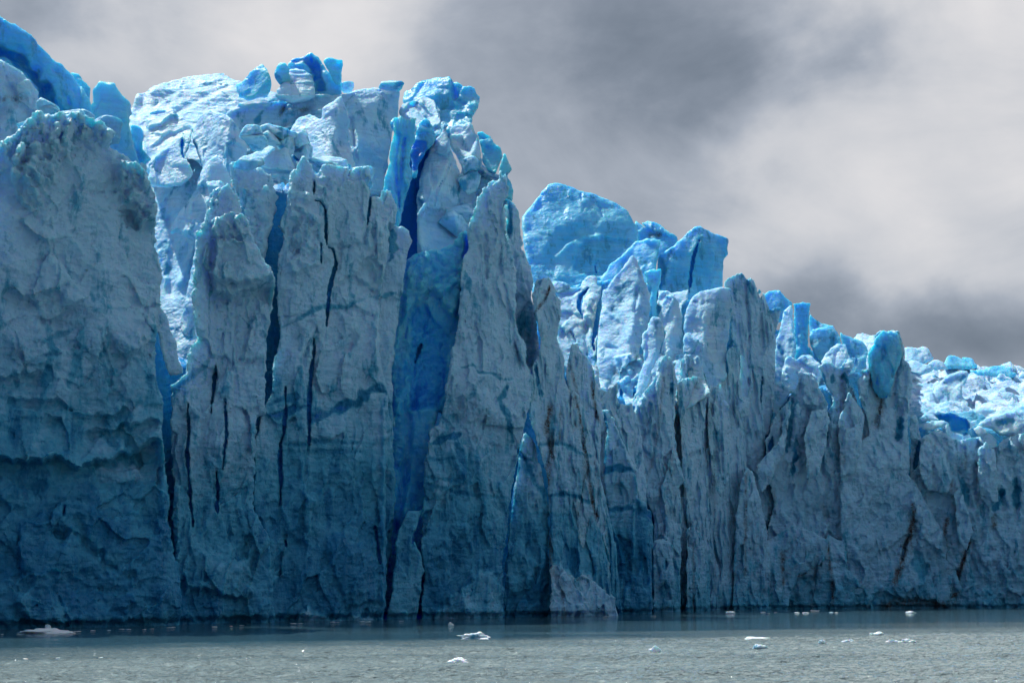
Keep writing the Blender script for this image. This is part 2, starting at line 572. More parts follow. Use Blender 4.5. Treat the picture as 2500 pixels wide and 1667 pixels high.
def ice_mat(name, white=(.29, .57, .80), grey=(.20, .45, .66), deep=(.012, .20, .40), sss=0.5, rad=(.25, 1.5, 2.1), scale=1.1,
            bump=.62, rough=.5, strata=.55, dirt=(.085, .055, .04), crust=None, mid=(.07, .37, .57)):  # crust: pale colour that also carries the brighter light of the tops
    m = bpy.data.materials.new(name)
    nt = nodes(m); ln = nt.links.new
    out = N(nt, 'ShaderNodeOutputMaterial'); bs = N(nt, 'ShaderNodeBsdfPrincipled')
    ln(bs.outputs[0], out.inputs[0])
    geo = N(nt, 'ShaderNodeNewGeometry')
    pos = geo.outputs['Position']
    blue = N(nt, 'ShaderNodeAttribute', attribute_name='blue').outputs['Fac']
    dr = N(nt, 'ShaderNodeAttribute', attribute_name='dirt').outputs['Fac']
    mp = N(nt, 'ShaderNodeMapping'); ln(pos, mp.inputs[0])

    def noise(scale, det=6, vec=pos, rgh=.6, st=None):
        if st:
            q = N(nt, 'ShaderNodeMapping'); ln(vec, q.inputs[0]); q.inputs['Scale'].default_value = st; vec = q.outputs[0]
        x = N(nt, 'ShaderNodeTexNoise'); ln(vec, x.inputs['Vector'])
        x.inputs['Scale'].default_value = scale; x.inputs['Detail'].default_value = det; x.inputs['Roughness'].default_value = rgh
        return x.outputs[0]
    n1 = noise(.16, 3); n2 = noise(1.4, 4); n3 = noise(.5, 3, st=(.35, .35, 3.2)); n4 = noise(.55, 4, st=(2.2, 2.2, .28))
    nf = noise(5.0, 2)
    w = mixc(nt, mrange(nt, n1, .35, .65), white, grey)
    w = mixc(nt, mth(nt, 'MULTIPLY', mrange(nt, n3, .42, .70), strata), w, (.15, .38, .56))
    w = mixc(nt, mth(nt, 'MULTIPLY', mrange(nt, n4, .55, .75), .28), w, (.19, .34, .46))
    n5 = noise(.33, 4, st=(1.3, 1.3, .45), rgh=.65)
    bf = mth(nt, 'ADD', blue, mth(nt, 'MULTIPLY', mrange(nt, n5, .50, .72), .58))
    crust_light = N(nt, 'ShaderNodeAttribute', attribute_name='crust').outputs['Fac']
    if crust:
        w = mixc(nt, mth(nt, 'MULTIPLY', crust_light, .85), w, crust)
    bf = mth(nt, 'ADD', bf, mth(nt, 'MULTIPLY', mth(nt, 'SUBTRACT', n2, .5), .35))
    bf = mth(nt, 'ADD', bf, mth(nt, 'MULTIPLY', mth(nt, 'SUBTRACT', n3, .5), .5))
    c = mixc(nt, mrange(nt, bf, .08, .65), w, mid)
    c = mixc(nt, mrange(nt, bf, .55, 1.05), c, deep)
    c = mixc(nt, mrange(nt, bf, 1.4, 1.75), c, (.012, .17, .50))
    dd = mth(nt, 'MULTIPLY', dr, mrange(nt, nf, .3, .62), clamp=True)
    c = mixc(nt, dd, c, dirt)
    ln(c, bs.inputs['Base Color'])
    ln(mrange(nt, n5, .35, .68, rough + .08, rough - .22), bs.inputs['Roughness'])
    bs.inputs['IOR'].default_value = 1.31
    bs.inputs['Specular IOR Level'].default_value = .5
    bs.inputs['Subsurface Weight'].default_value = sss
    bs.inputs['Subsurface Radius'].default_value = rad
    bs.inputs['Subsurface Scale'].default_value = scale
    def vor(sc, st):
        q = N(nt, 'ShaderNodeMapping'); ln(wpos, q.inputs[0]); q.inputs['Scale'].default_value = st
        x = N(nt, 'ShaderNodeTexVoronoi'); ln(q.outputs[0], x.inputs['Vector']); x.inputs['Scale'].default_value = sc
        return x.outputs['Distance']
    wz_ = N(nt, 'ShaderNodeTexNoise'); ln(pos, wz_.inputs['Vector']); wz_.inputs['Scale'].default_value = 1.1; wz_.inputs['Detail'].default_value = 1
    wp = N(nt, 'ShaderNodeVectorMath', operation='MULTIPLY_ADD'); ln(wz_.outputs['Color'], wp.inputs[0]); wp.inputs[1].default_value = (1.1, 1.1, 1.1); ln(pos, wp.inputs[2])
    wpos = wp.outputs[0]
    hsum = mth(nt, 'ADD', mth(nt, 'MULTIPLY', n2, .28), mth(nt, 'MULTIPLY', nf, .08))
    hsum = mth(nt, 'ADD', hsum, mth(nt, 'MULTIPLY', vor(.95, (1, 1, 1.5)), .42))
    hsum = mth(nt, 'ADD', hsum, mth(nt, 'MULTIPLY', vor(.40, (1, 1, .8)), .50))
    hsum = mth(nt, 'ADD', hsum, mth(nt, 'MULTIPLY', vor(2.6, (1, 1, 1.3)), .10))
    hsum = mth(nt, 'ADD', hsum, mth(nt, 'MULTIPLY', n3, .35 * strata / .4))
    hsum = mth(nt, 'ADD', hsum, mth(nt, 'MULTIPLY', n4, .5))
    bp = N(nt, 'ShaderNodeBump'); bp.inputs['Strength'].default_value = bump; bp.inputs['Distance'].default_value = 1.0
    ln(hsum, bp.inputs['Height']); ln(bp.outputs[0], bs.inputs['Normal'])
    return m


M_WALL = ice_mat('weathered_ice', crust=(.42, .70, .91))  # pale crust colour also carries the brighter light of the tower tops
M_SNOW = ice_mat('snowy_ice', white=(.52, .77, .94), grey=(.32, .64, .91), deep=(.004, .28, .72), sss=.8, rad=(.3, 1.6, 2.4), scale=.8, bump=.42, rough=.7, strata=.2)
M_BLUE = ice_mat('clear_blue_ice', white=(.21, .65, .94), grey=(.09, .53, .90), deep=(.003, .22, .68), sss=.9, rad=(.35, 2.4, 3.6), scale=1.0, bump=.38, rough=.5, strata=.25)
M_FIELD = ice_mat('glacier_snow', white=(.56, .74, .90), grey=(.34, .60, .86), deep=(.01, .27, .62), sss=.6, rad=(.3, 1.1, 2.2), scale=.6, bump=.6)
M_GLOW = ice_mat('painted_glow_ice', white=(.17, .63, .98), grey=(.08, .50, .97), deep=(.01, .26, .80), mid=(.05, .46, .96), sss=.9, rad=(.35, 1.8, 3.0), scale=1.0, bump=.6, strata=.1)  # glow painted in: brighter, more saturated blue for the shaded recess
M_FLOE = ice_mat('floating_ice', white=(.85, .90, .92), grey=(.75, .84, .88), deep=(.2, .5, .6), sss=.6, rad=(.1, .2, .3), scale=.4, bump=.3)
# ------------------------------------------------------------------ light
SUN_AZ, SUN_EL = math.radians(-52), math.radians(60)     # azimuth from +Y, negative = left
sv = (math.sin(SUN_AZ) * math.cos(SUN_EL), math.cos(SUN_AZ) * math.cos(SUN_EL), math.sin(SUN_EL))
sl = bpy.data.lights.new('sun', 'SUN'); sl.energy = 5.0; sl.angle = math.radians(0.6); sl.color = (1.0, .965, .91)
so = bpy.data.objects.new('sun', sl); COL.objects.link(so)
from mathutils import Vector
so.rotation_euler = Vector(sv).to_track_quat('Z', 'Y').to_euler()
so.location = (-100, 100, 200)

W = bpy.data.worlds.new('World'); S.world = W; W.use_nodes = True
nt = W.node_tree; nt.nodes.clear(); ln = nt.links.new
wo = N(nt, 'ShaderNodeOutputWorld'); bg = N(nt, 'ShaderNodeBackground'); ln(bg.outputs[0], wo.inputs[0])
sky = N(nt, 'ShaderNodeTexSky', sky_type='NISHITA', sun_disc=False)
sky.sun_elevation = SUN_EL; sky.sun_rotation = SUN_AZ
bg.inputs[1].default_value = 0.1
tc = N(nt, 'ShaderNodeTexCoord'); dirv = tc.outputs['Generated']


def wnoise(scale, det, st=(1, 1, 1), off=(0, 0, 0), dist=0.0, rgh=.5):
    q = N(nt, 'ShaderNodeMapping'); ln(dirv, q.inputs[0]); q.inputs['Scale'].default_value = st; q.inputs['Location'].default_value = off
    x = N(nt, 'ShaderNodeTexNoise'); ln(q.outputs[0], x.inputs['Vector'])
    x.inputs['Scale'].default_value = scale; x.inputs['Detail'].default_value = det; x.inputs['Roughness'].default_value = rgh
    x.inputs['Distortion'].default_value = dist
    return x.outputs[0]


# warped direction so cloud masses get ragged edges
wn = N(nt, 'ShaderNodeTexNoise'); ln(dirv, wn.inputs['Vector']); wn.inputs['Scale'].default_value = 7; wn.inputs['Detail'].default_value = 7
wv = N(nt, 'ShaderNodeVectorMath', operation='MULTIPLY_ADD'); ln(wn.outputs['Color'], wv.inputs[0])
wv.inputs[1].default_value = (.26, .26, .16); ln(dirv, wv.inputs[2])
wb = N(nt, 'ShaderNodeVectorMath', operation='SUBTRACT'); ln(wv.outputs[0], wb.inputs[0]); wb.inputs[1].default_value = (.13, .13, .08)
wdir = wb.outputs[0]
val = mth(nt, 'MULTIPLY_ADD', wnoise(3.2, 6, (1, 1, 1.6), (3, 1, 0), .3), .34)
val.node.inputs[2].default_value = .27
fine = mth(nt, 'MULTIPLY', mth(nt, 'SUBTRACT', wnoise(11, 5, (1, 1, 2.0), (0, 2, 5), .4, .55), .5), .16)
val = mth(nt, 'ADD', val, fine)
val = mth(nt, 'ADD', val, mth(nt, 'MULTIPLY', mth(nt, 'SUBTRACT', wnoise(5.0, 9, (1, 1, 1.7), (8, 2, 5), .5, .6), .5), .42))


def blob(px, py, rx, rz, amt, tilt=0.0):
    """a cloud mass in a fixed direction of the sky (angles, so it stays in the world)"""
    global val
    r = Vector(ray(px, py)).normalized()
    a = N(nt, 'ShaderNodeVectorMath', operation='SUBTRACT'); ln(wdir, a.inputs[0]); a.inputs[1].default_value = r
    q = N(nt, 'ShaderNodeVectorRotate', rotation_type='Y_AXIS'); ln(a.outputs[0], q.inputs[0]); q.inputs['Angle'].default_value = tilt
    b = N(nt, 'ShaderNodeVectorMath', operation='MULTIPLY'); ln(q.outputs[0], b.inputs[0]); b.inputs[1].default_value = (1 / rx, 1 / max(rx, rz), 1 / rz)
    c = N(nt, 'ShaderNodeVectorMath', operation='LENGTH'); ln(b.outputs[0], c.inputs[0])
    val = mth(nt, 'ADD', val, mrange(nt, c.outputs['Value'], 1.0, 0.0, 0.0, amt))


R = lambda x: x / 3470.0
blob(700, 0, R(620), R(330), .27)
blob(250, 150, R(450), R(260), .10)
blob(60, 20, R(300), R(200), -.17)
blob(1500, 200, R(700), R(560), -.16)
blob(1800, 110, R(420), R(330), -.08)
blob(1330, 600, R(420), R(260), -.05)
blob(1800, 440, R(300), R(160), -.05, -.5)
blob(2350, 30, R(560), R(560), .30)
blob(2020, 430, R(520), R(190), .15, -.35)
blob(2150, 620, R(600), R(150), .08)
blob(2450, 850, R(900), R(190), -.25)
blob(1950, 760, R(500), R(160), -.05)
# unseen sky behind the boat, darkened low down to bring out wall relief
sx = N(nt, 'ShaderNodeSeparateXYZ'); ln(dirv, sx.inputs[0])
back = mrange(nt, sx.outputs[1], .45, -.3, 0, 1)
val = mth(nt, 'SUBTRACT', val, mth(nt, 'MULTIPLY', back, mrange(nt, sx.outputs[2], 0.0, .75, .38, .02, False)))
val = mth(nt, 'ADD', mth(nt, 'MULTIPLY', val, 1.22), -.10)
cr = N(nt, 'ShaderNodeValToRGB'); ln(val, cr.inputs[0])
els = cr.color_ramp.elements
cols = [(0.0, (.11, .14, .18)), (.20, (.21, .245, .30)), (.38, (.35, .385, .445)), (.55, (.53, .545, .58)), (.75, (.68, .67, .68)), (1.0, (.82, .80, .79))]
els[0].position, els[0].color = 0, cols[0][1] + (1,)
els[1].position, els[1].color = 1, cols[-1][1] + (1,)
for p_, c_ in cols[1:-1]:
    e = els.new(p_); e.color = c_ + (1,)
cm = N(nt, 'ShaderNodeVectorMath', operation='SCALE'); ln(cr.outputs[0], cm.inputs[0]); cm.inputs['Scale'].default_value = 10.0
mx = mixc(nt, mrange(nt, back, 0, 1, .95, .66), sky.outputs[0], cm.outputs[0])  # more blue mixed in out of view, added to tint the walls
ln(mx, bg.inputs[0])

# ------------------------------------------------------------------ water
xs = np.concatenate([np.linspace(-3000, -320, 8), np.linspace(-300, -80, 12), np.arange(-75, 75, .19), np.linspace(76, 400, 40), np.linspace(430, 3000, 8)])
ys = np.concatenate([np.linspace(-900, 0, 6), [20., 40.], np.arange(48, 170, .17), np.arange(170.5, 240, .6), np.linspace(242, 460, 80), np.linspace(500, 3000, 6)])
X, Y = np.meshgrid(xs, ys, indexing='ij')
_lee = Y - .95 * X + 70 * .5 * fbm2(X * .018 * .35 * 2, Y * .018 * 1.6 * 2, 3)
_am = (1 - .9 * sst(102, 134, _lee)) * (1 - sst(120, 168, Y)) * sst(20, 50, Y) * (1 - sst(70, 80, np.abs(X)))
_x, _y = X * .85 + .25 * Y, Y * 1.1 - .2 * X
zz = .20 * pn2(_x / 4.6, _y / 3.4) + .18 * (.5 - np.abs(pn2(_x / 1.7 + 7, _y / 1.25))) + .12 * (.5 - np.abs(pn2(_x / .62 + 3, _y / .5 + 8))) + .05 * pn2(X / 9, Y / 7)
co = np.stack([X.ravel(), Y.ravel(), (zz * _am).ravel() - .02], 1)
ii = np.arange(X.size).reshape(X.shape)
q = np.stack([ii[:-1, :-1].ravel(), ii[1:, :-1].ravel(), ii[1:, 1:].ravel(), ii[:-1, 1:].ravel()], 1)
wm = bpy.data.materials.new('lake_water'); nt = nodes(wm); ln = nt.links.new
out = N(nt, 'ShaderNodeOutputMaterial'); bs = N(nt, 'ShaderNodeBsdfPrincipled'); ln(bs.outputs[0], out.inputs[0])
geo = N(nt, 'ShaderNodeNewGeometry'); pos = geo.outputs['Position']


def wnz(scale, det, st, rgh=.55, dist=0):
    qn = N(nt, 'ShaderNodeMapping'); ln(pos, qn.inputs[0]); qn.inputs['Scale'].default_value = st
    x = N(nt, 'ShaderNodeTexNoise'); ln(qn.outputs[0], x.inputs['Vector']); x.inputs['Scale'].default_value = scale
    x.inputs['Detail'].default_value = det; x.inputs['Roughness'].default_value = rgh; x.inputs['Distortion'].default_value = dist
    return x.outputs[0]


# breeze reaches the open water only; the strip in the lee of the cliff stays calm
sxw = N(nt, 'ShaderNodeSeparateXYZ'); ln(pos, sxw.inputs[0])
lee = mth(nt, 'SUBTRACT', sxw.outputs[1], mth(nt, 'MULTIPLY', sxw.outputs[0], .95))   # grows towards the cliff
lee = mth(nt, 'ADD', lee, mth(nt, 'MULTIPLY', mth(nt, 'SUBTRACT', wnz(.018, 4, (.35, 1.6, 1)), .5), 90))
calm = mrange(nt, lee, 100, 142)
h1 = wnz(.9, 4, (.75, 1.2, 1)); h2 = wnz(2.8, 5, (.8, 1.1, 1)); h3 = wnz(.12, 3, (.6, 1.5, 1))
hh = mth(nt, 'ADD', mth(nt, 'MULTIPLY', h1, .8), mth(nt, 'MULTIPLY', h2, .5))
hh = mth(nt, 'ADD', hh, mth(nt, 'MULTIPLY', h3, .7))
amp = mth(nt, 'SUBTRACT', 1.0, mth(nt, 'MULTIPLY', calm, .86))
patch = mrange(nt, wnz(.03, 4, (.3, 1.8, 1)), .35, .65, .65, 1.1)
hh = mth(nt, 'MULTIPLY', mth(nt, 'MULTIPLY', hh, amp), patch)
bp = N(nt, 'ShaderNodeBump'); bp.inputs['Strength'].default_value = 1.0; bp.inputs['Distance'].default_value = 1.0
ln(hh, bp.inputs['Height']); ln(bp.outputs[0], bs.inputs['Normal'])
silt_shade = mixc(nt, mrange(nt, lee, 92, 136), (.20, .265, .27), (.035, .08, .10))  # wall shade painted in: milky open water turns darker towards the cliff
silt_shade = mixc(nt, mrange(nt, wnz(.02, 3, (.25, 2.2, 1)), .52, .66, 0, .45), silt_shade, (.07, .125, .14))
ln(silt_shade, bs.inputs['Base Color'])
bs.inputs['Roughness'].default_value = .045
bs.inputs['IOR'].default_value = 1.333
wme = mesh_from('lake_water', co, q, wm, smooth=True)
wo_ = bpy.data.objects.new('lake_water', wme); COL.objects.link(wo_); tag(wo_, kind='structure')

# ------------------------------------------------------------------ glacier body behind the front
WL = [(-60, 1560), (0, 1537), (350, 1527), (435, 1524), (700, 1518), (850, 1512), (960, 1511), (1240, 1506), (1370, 1503), (1500, 1500),
      (1590, 1493), (1850, 1486), (2200, 1484), (2500, 1483.5), (2700, 1483)]
wl = [on_water(*p) for p in WL]
base_px = lambda px: float(np.interp(px, [p[0] for p in WL], [q[1] for q in wl]))       # depth of the waterline


def glacier():
    gx = np.arange(-150, 330, 1.1); gy = np.arange(120, 900, 1.1)
    # finer grid is only kept where it can be seen
    U, V = np.meshgrid(gx, gy, indexing='ij')
    px = CX + FPX * U / V
    yb = np.interp(px, [p[0] for p in WL], [q[1] for q in wl])
    dist = (V - yb)
    right = sst(1900, 2150, px)
    TP = [(-400, 500), (0, 560), (330, 600), (385, 900), (570, 900), (610, 520), (640, 425), (700, 425), (760, 450), (830, 450), (900, 470), (940, 700), (960, 760), (1250, 760),
          (1290, 820), (1330, 900), (1460, 990), (1560, 1000), (1620, 990), (1740, 940), (1790, 830), (1850, 800), (1900, 980), (2050, 950), (2200, 950), (2225, 1060), (3200, 1050)]
    ytop = np.interp(px, [t[0] for t in TP], [t[1] for t in TP])
    off = np.interp(px, [940, 970, 1250, 1290, 1780, 1830], [0, 17, 17, 12, 12, 0])
    dist = dist - off
    top = CAMZ + (HZ - ytop) / FPX * (yb + 17 + off)
    rise = np.clip(dist - 17, 0, 700) * .10 * (1 - right) + np.clip(dist - 17, 0, 100) * .31 * right
    z = -3 + (top + 3) * sst(15, 19, dist) + rise
    n = fbm2(U / 16 + 4, V / 22, 4, True)
    n2 = fbm2(U / 4 + 9, V / 6, 4)
    a, _, pl_, _ = worley(U / 9, V / 14, 3, 1.2)
    _, _, pb_, _ = worley(U / 4.5 + 3, V / 6, 8, 1.3)
    z += sst(16, 24, dist) * (1.6 * n + .9 * n2 + 1.6 * pl_ * sst(20, 40, dist) + 1.5 * pb_)
    U = U + 1.5 * pn2(V / 7, z / 3) * sst(14, 16, dist) * (1 - sst(19, 22, dist)); V = V + (2.2 * pn2(U / 5, z / 8) + 1.2 * pn2(U / 1.9, z / 4)) * sst(14, 16, dist) * (1 - sst(19, 22, dist))
    keep = (dist > 6) & (dist < 420) & (np.abs(px - 1250) < 1700)
    ii = np.arange(U.size).reshape(U.shape)
    k = keep[:-1, :-1] & keep[1:, :-1] & keep[1:, 1:] & keep[:-1, 1:]
    q = np.stack([ii[:-1, :-1][k], ii[1:, :-1][k], ii[1:, 1:][k], ii[:-1, 1:][k]], 1)
    used, inv = np.unique(q, return_inverse=True); q = inv.reshape(q.shape)
    co = np.stack([U.ravel(), V.ravel(), z.ravel()], 1)[used]
    bl = (sst(60, 20, dist) * .9 * (1 - .3 * right)).ravel()[used] + .25 * n2.ravel()[used]
    dr = (sst(.25, .6, fbm2(U / 5 + 30, V / 3, 4)) * .35 * sst(60, 90, dist)).ravel()[used]
    me = mesh_from('glacier', co, q, M_FIELD, dict(blue=np.clip(bl, 0, 1.2), dirt=dr))
    ob = bpy.data.objects.new('glacier', me); COL.objects.link(ob); tag(ob, kind='structure')


glacier()
S.view_settings.view_transform = 'Standard'
S.view_settings.look = 'None'
S.view_settings.exposure = 0.15
S.view_settings.gamma = 1.0
S.cycles.use_denoising = True
S.cycles.use_adaptive_sampling = True
S.cycles.adaptive_threshold = 0.04
S.cycles.max_bounces = 6
S.cycles.diffuse_bounces = 2
S.cycles.glossy_bounces = 2
S.cycles.sample_clamp_indirect = 6
def Dx(px, off=0.0):
    return base_px(px) + off


TW, BK, SL, SP, CH = 'ice tower', 'ice block', 'ice slab', 'ice spire', 'ice chunk'

# ================= left cliff group
block('ice_cliff_face', 'huge shaded grey ice wall at the left edge, crusted with rubble at its top', 'ice cliff',
      'A -120 1060 10 985 110 920 190 850 280 800 430 795 600 800 740 872 800 915 760 990 850 1040 920 1110 980 1170 1010 1230 1080 1330 1080 1420 1072 1568 '
      'B 1050 260 1085 330 1110 470 1112 690 1100 720 1075 800 1072 870 1080 1000 1062 1060 1082 1200 1120 1380 1120 1568 C 1130 350 1150 500 1165 640 1185 1000 1235 1040 1240 1600 -160 1640',
      Dx(170), M_WALL, [
          ('poly', 'A 10 985 110 920 280 800 600 800 800 915 760 990 600 1010 470 1060 380 1230 300 1330 250 1450 150 1380 90 1250 60 1130 10 1040', -.5, 1.9, 0.0),
          ('poly', 'A 830 1090 980 1170 1080 1330 1070 1560 960 1540 880 1420 820 1300 810 1180', -.3, 1.4, 0.1),
          ('poly', 'A 830 1420 880 1440 950 1500 B 955 90 930 150 870 140', 1.6, 0.0, .2),
          ('poly', 'A 470 930 560 1000 620 1010 720 1080 800 1180 810 1300 600 1350 460 1240 470 1060', .5, .2, 0.0),
          ('poly', 'B 780 900 900 900 950 850 1000 960 880 1050 800 1010', -.5, .6, 0.0),
          ('step', 'C -200 330 90 350 270 330 430 350 540 380 640 330 930 280 1120 200', 3.0, 9.0),
          ('step', 'B -100 1180 0 1195 60 1200 160 1140 240 1140 300 1130', 1.5, 3.5),
          ('step', 'B 0 620 60 600 200 630 360 590 420 610 460 560', 1.6, 4),
          ('step', 'C 560 130 750 110 930 95 1110 90', 1.4, 2.2),
          ('step', 'B 1000 990 1085 965 1100 960', .7, 1.5), ('step', 'C -60 580 30 640 200 640', .6, 3),
          ('step', 'B 30 1330 200 1310 330 1340 600 1430 900 1400', 1.0, 3),
          ('groove', 'B 280 650 400 590 520 640 660 740', 1.0, -.7), ('groove', 'B 100 870 200 800 320 780 480 740', .8, .5),
          ('crack', 'B 355 240 365 320 400 400 405 480 370 590', .16, 1.1), ('crack', 'B 680 860 715 1000 760 1120 765 1240', .09, .7),
          ('crack', 'B 100 860 125 980 170 1080 175 1140', .13, .9), ('crack', 'B 180 1090 300 1030 420 1010', .10, .7),
          ('crack', 'A 345 1500 350 1560 B 340 100', .14, 1.0),
          ('crack', 'B 975 745 1010 820 1050 880 1085 960', .12, .8), ('band', 'B 280 960 350 900 520 830', .25, .35),
          ('crack', 'C 120 850 125 1080', .12, .8), ('crack', 'C 440 640 430 720', .2, 1.), ('crack', 'C 390 1250 420 1330 480 1460', .15, .7),
          ('poly', 'C 130 760 360 660 410 700 370 830 450 880 520 1050 560 1160 380 1100 250 1150 130 1100', -.9, 0.0, .05),
          ('groove', 'C 380 830 420 870 440 830', .5, 1.2), ('groove', 'C 520 850 540 740 600 950 650 990', .45, .9),
          ('poly', 'C 240 1150 330 1150 400 1350 560 1420 400 1470 200 1470 120 1300', -.6, .15, -.1),
          ('groove', 'C 700 980 720 1080 790 1080', .4, .6), ('groove', 'C 830 1150 900 1120 940 1200', .5, .6),
          ('poly', 'C 620 390 930 330 980 470 880 500 700 500', -.5, 0.12, -.3),
      ], s=1.15, T=11, bgrad=(16, 32), facet=.38, fc=(4.5, 3.6), bulge=1.3, bl=(9, 11), flute=0.0, lump=.30, fine=.16, strata=.10, edge=.3, res=1.7, k=.8, tap=.1)

block('leaning_ice_slab', 'narrow slab pinched in the dark crevasse right of the left cliff face', SL,
      'B 1110 690 1150 760 1170 840 1210 930 1225 1050 1262 1150 1200 1170 1150 1160 1120 1090 1095 980 1080 880 1050 850 960 700 930 640 980 600 1050 650',
      Dx(400, -2), M_WALL, [], s=.8, T=3.0, facet=.3, lump=.15, edge=.15, k=.5, bulge=.4)

block('ice_hump', 'rounded shaded hump of ice at the far upper left, below the dark blue arc', BK,
      'A -160 360 0 375 80 410 150 450 220 520 270 600 300 680 312 790 300 1050 -160 1150', Dx(40, 7), M_WALL,
      [('step', 'A -100 700 60 680 180 655 200 720', .7, 2), ('poly', 'A 0 540 60 560 100 560 200 650 0 670', .4, 0, -.1), ('dirt', 'A 0 670 80 660 180 655', .3, .3),
       ('groove', 'A 170 860 240 810', .4, .6)], s=.9, lean=.12, T=9, facet=.35, fc=(5, 5), lump=.28, k=1.2)
block('ice_ridge_slab', 'tall blue slab forming the highest ridge at the top left corner of the photo', SL,
      'A -160 0 0 95 40 130 80 162 110 162 140 190 220 245 250 275 265 300 300 320 330 345 355 380 420 430 490 492 540 560 590 620 625 700 645 780 640 900 620 1020 -160 1100',
      Dx(100, 13), M_BLUE,
      [('band', 'A -100 300 0 335 80 370 160 420 220 470 270 550 310 650 350 760 420 800', .9, .75), ('groove', 'A -100 300 0 335 80 370 160 420 220 470 270 550 310 650 350 760 420 800', 1.3, 2.2),
       ('groove', 'A 465 655 480 700', .15, .5), ('groove', 'A 360 480 390 490', .25, .4), ('groove', 'A 500 600 520 640', .15, .3), ('groove', 'A 430 620 440 650', .15, .3)],
      s=1.0, lean=.30, T=7, facet=.25, lump=.2, strata=.08, k=.7, blue=.12)
block('ice_pinnacle', 'small pointed knob wedged behind the ridge slab and the rounded pillar at upper left', BK,
      'A 488 490 540 505 570 545 600 575 632 640 630 700 650 800 640 860 590 850 560 700 520 580', Dx(200, 17), M_BLUE, [], s=.5, lean=.3, T=4, facet=.3, blue=.35)
block('ice_pillar', 'rounded teal-tipped pillar standing right of the blue ridge slab', TW,
      'A 640 580 680 530 740 535 800 555 820 605 860 655 892 690 905 760 888 850 900 930 930 1020 970 1140 1000 1240 900 1350 700 1350 640 1000 625 850 640 760 622 690 630 650',
      Dx(270, 6), M_BLUE, [('groove', 'A 700 900 750 840 830 830', .3, .5), ('groove', 'A 640 1000 750 960 760 1000', .5, .5), ('prism', 'A 880 560 880 1200', .12, .9)],
      s=.6, lean=.1, T=4.5, facet=.3, strata=.1, lump=.22, k=.9, blue=.05)

# rubble blocks perched on the cliff top
for i, (px, py, w, h, lb) in enumerate([
        (120, 262, 2.4, 2.2, 'pale tilted chunk standing on the rubble crest of the left cliff'),
        (164, 283, 3.3, 1.5, 'long pale chunk poking out beside the tilted one on the left cliff crest'),
        (196, 287, 2.6, 1.5, 'smooth overhanging pale chunk at the right of the left cliff crest'),
        (266, 322, 3.4, 3.0, 'large angular boulder overhanging the right shoulder of the left cliff'),
        (118, 278, 2.2, 1.6, 'squat chunk left of the tilted chunk on the left cliff crest'),
        (145, 283, 1.6, 1.3, 'small white chunk next to the tilted chunk on the left cliff crest'),
        (112, 420, 4.2, 3.8, 'round boulder stuck in the rubble crust of the left cliff'),
        (325, 505, 2.6, 2.8, 'pale boulder above the blue hollow on the left cliff shoulder'),
        (340, 425, 2.3, 2.2, 'small boulder on the right shoulder edge of the left cliff'),
        (68, 318, 2.4, 1.9, 'boulder on the left flank of the rubble crest')]):
    D = Dx(px, 0.5)
    r = ray(px, py)
    lump('ice_chunk', lb, CH, (r[0] * D / r[1], D, CAMZ + r[2] * D / r[1]), (w, w * 1.1, h), M_WALL, seed=i * 5 + 2, group='chunks of ice on the left cliff', rot=i * 1.3, amp=.2)

# ================= recess and plateau between left cliff and towers
block('recessed_ice_wall', 'brightly sunlit pale blue wall deep in the gap right of the left cliff', 'ice wall',
      'A 900 1040 1000 1080 1240 1085 1320 1070 1400 1150 1500 1200 1640 1300 1700 1568 B 1500 1200 1240 1300 1000 1300 900 900',
      Dx(480, 20), M_SNOW, [('crack', 'A 1250 1060 1210 1150 1190 1290', .25, 1.2), ('crack', 'A 1215 1210 1300 1230 1330 1255', .2, 1.), ('crack', 'B 1215 75 1340 130', .15, .9),
                            ('band', 'B 1130 260 1110 380 1140 480', .8, .6), ('groove', 'B 1150 100 1180 300 1160 600', .8, .9), ('groove', 'B 1330 280 1230 540', .8, -1.2)],
      s=-.3, lean=.5, T=9, facet=.38, fc=(6, 10), lump=.2, blue=-.1, bgrad=(-2, 14), tap=.05, scal=.08)
block('snow_dome', 'broad snow covered dome against the clouds, right of the rounded pillar', BK,
      'A 860 760 900 690 920 640 990 612 1060 570 1180 530 1300 500 1400 490 1540 484 1580 522 1640 545 1800 600 1960 640 D 500 400 500 700 A 1500 1100 880 1100',
      Dx(520, 46), M_SNOW, [('groove', 'A 930 780 1000 620', .8, 1.0), ('groove', 'A 1000 640 1150 620 1400 560', .7, -.5), ('groove', 'A 1050 720 1200 640 1400 560', .7, .5),
                            ('groove', 'A 1200 760 1400 660 1550 600', .8, .6), ('groove', 'A 1100 700 1300 600 1500 540', .6, -.5)],
      s=.2, lean=1.0, T=14, facet=.35, fc=(8, 5), bulge=1.6, bl=(14, 8), strata=.25, lump=.3, k=1.6, edge=.2)
block('shark_fin_ice', 'blue shark fin shaped spike on the skyline left of the four-piece knob', SP,
      'A 1600 540 1645 540 1700 490 1760 455 1795 444 1822 490 1845 570 1862 650 1700 670 1630 640', Dx(600, 50), M_BLUE, [('prism', 'A 1740 440 1680 660', .7, -.3)],
      s=-.2, lean=.2, T=4, facet=.4, strata=.1, blue=.1)
block('ice_hood', 'snowy stepped lump just below the dome, left of the tall pale block', BK,
      'A 890 870 985 870 990 800 1030 760 1120 740 1210 740 1225 785 1260 795 1320 845 1310 960 1250 1160 1000 1160 960 1110 950 1000', Dx(450, 36), M_SNOW,
      [('step', 'A 1000 860 1100 850 1160 800 1230 780', .9, 4), ('step', 'A 1020 1000 1150 900 1320 850', .6, 4)], s=-.1, lean=.75, T=8, facet=.6, strata=.12, k=1.1)
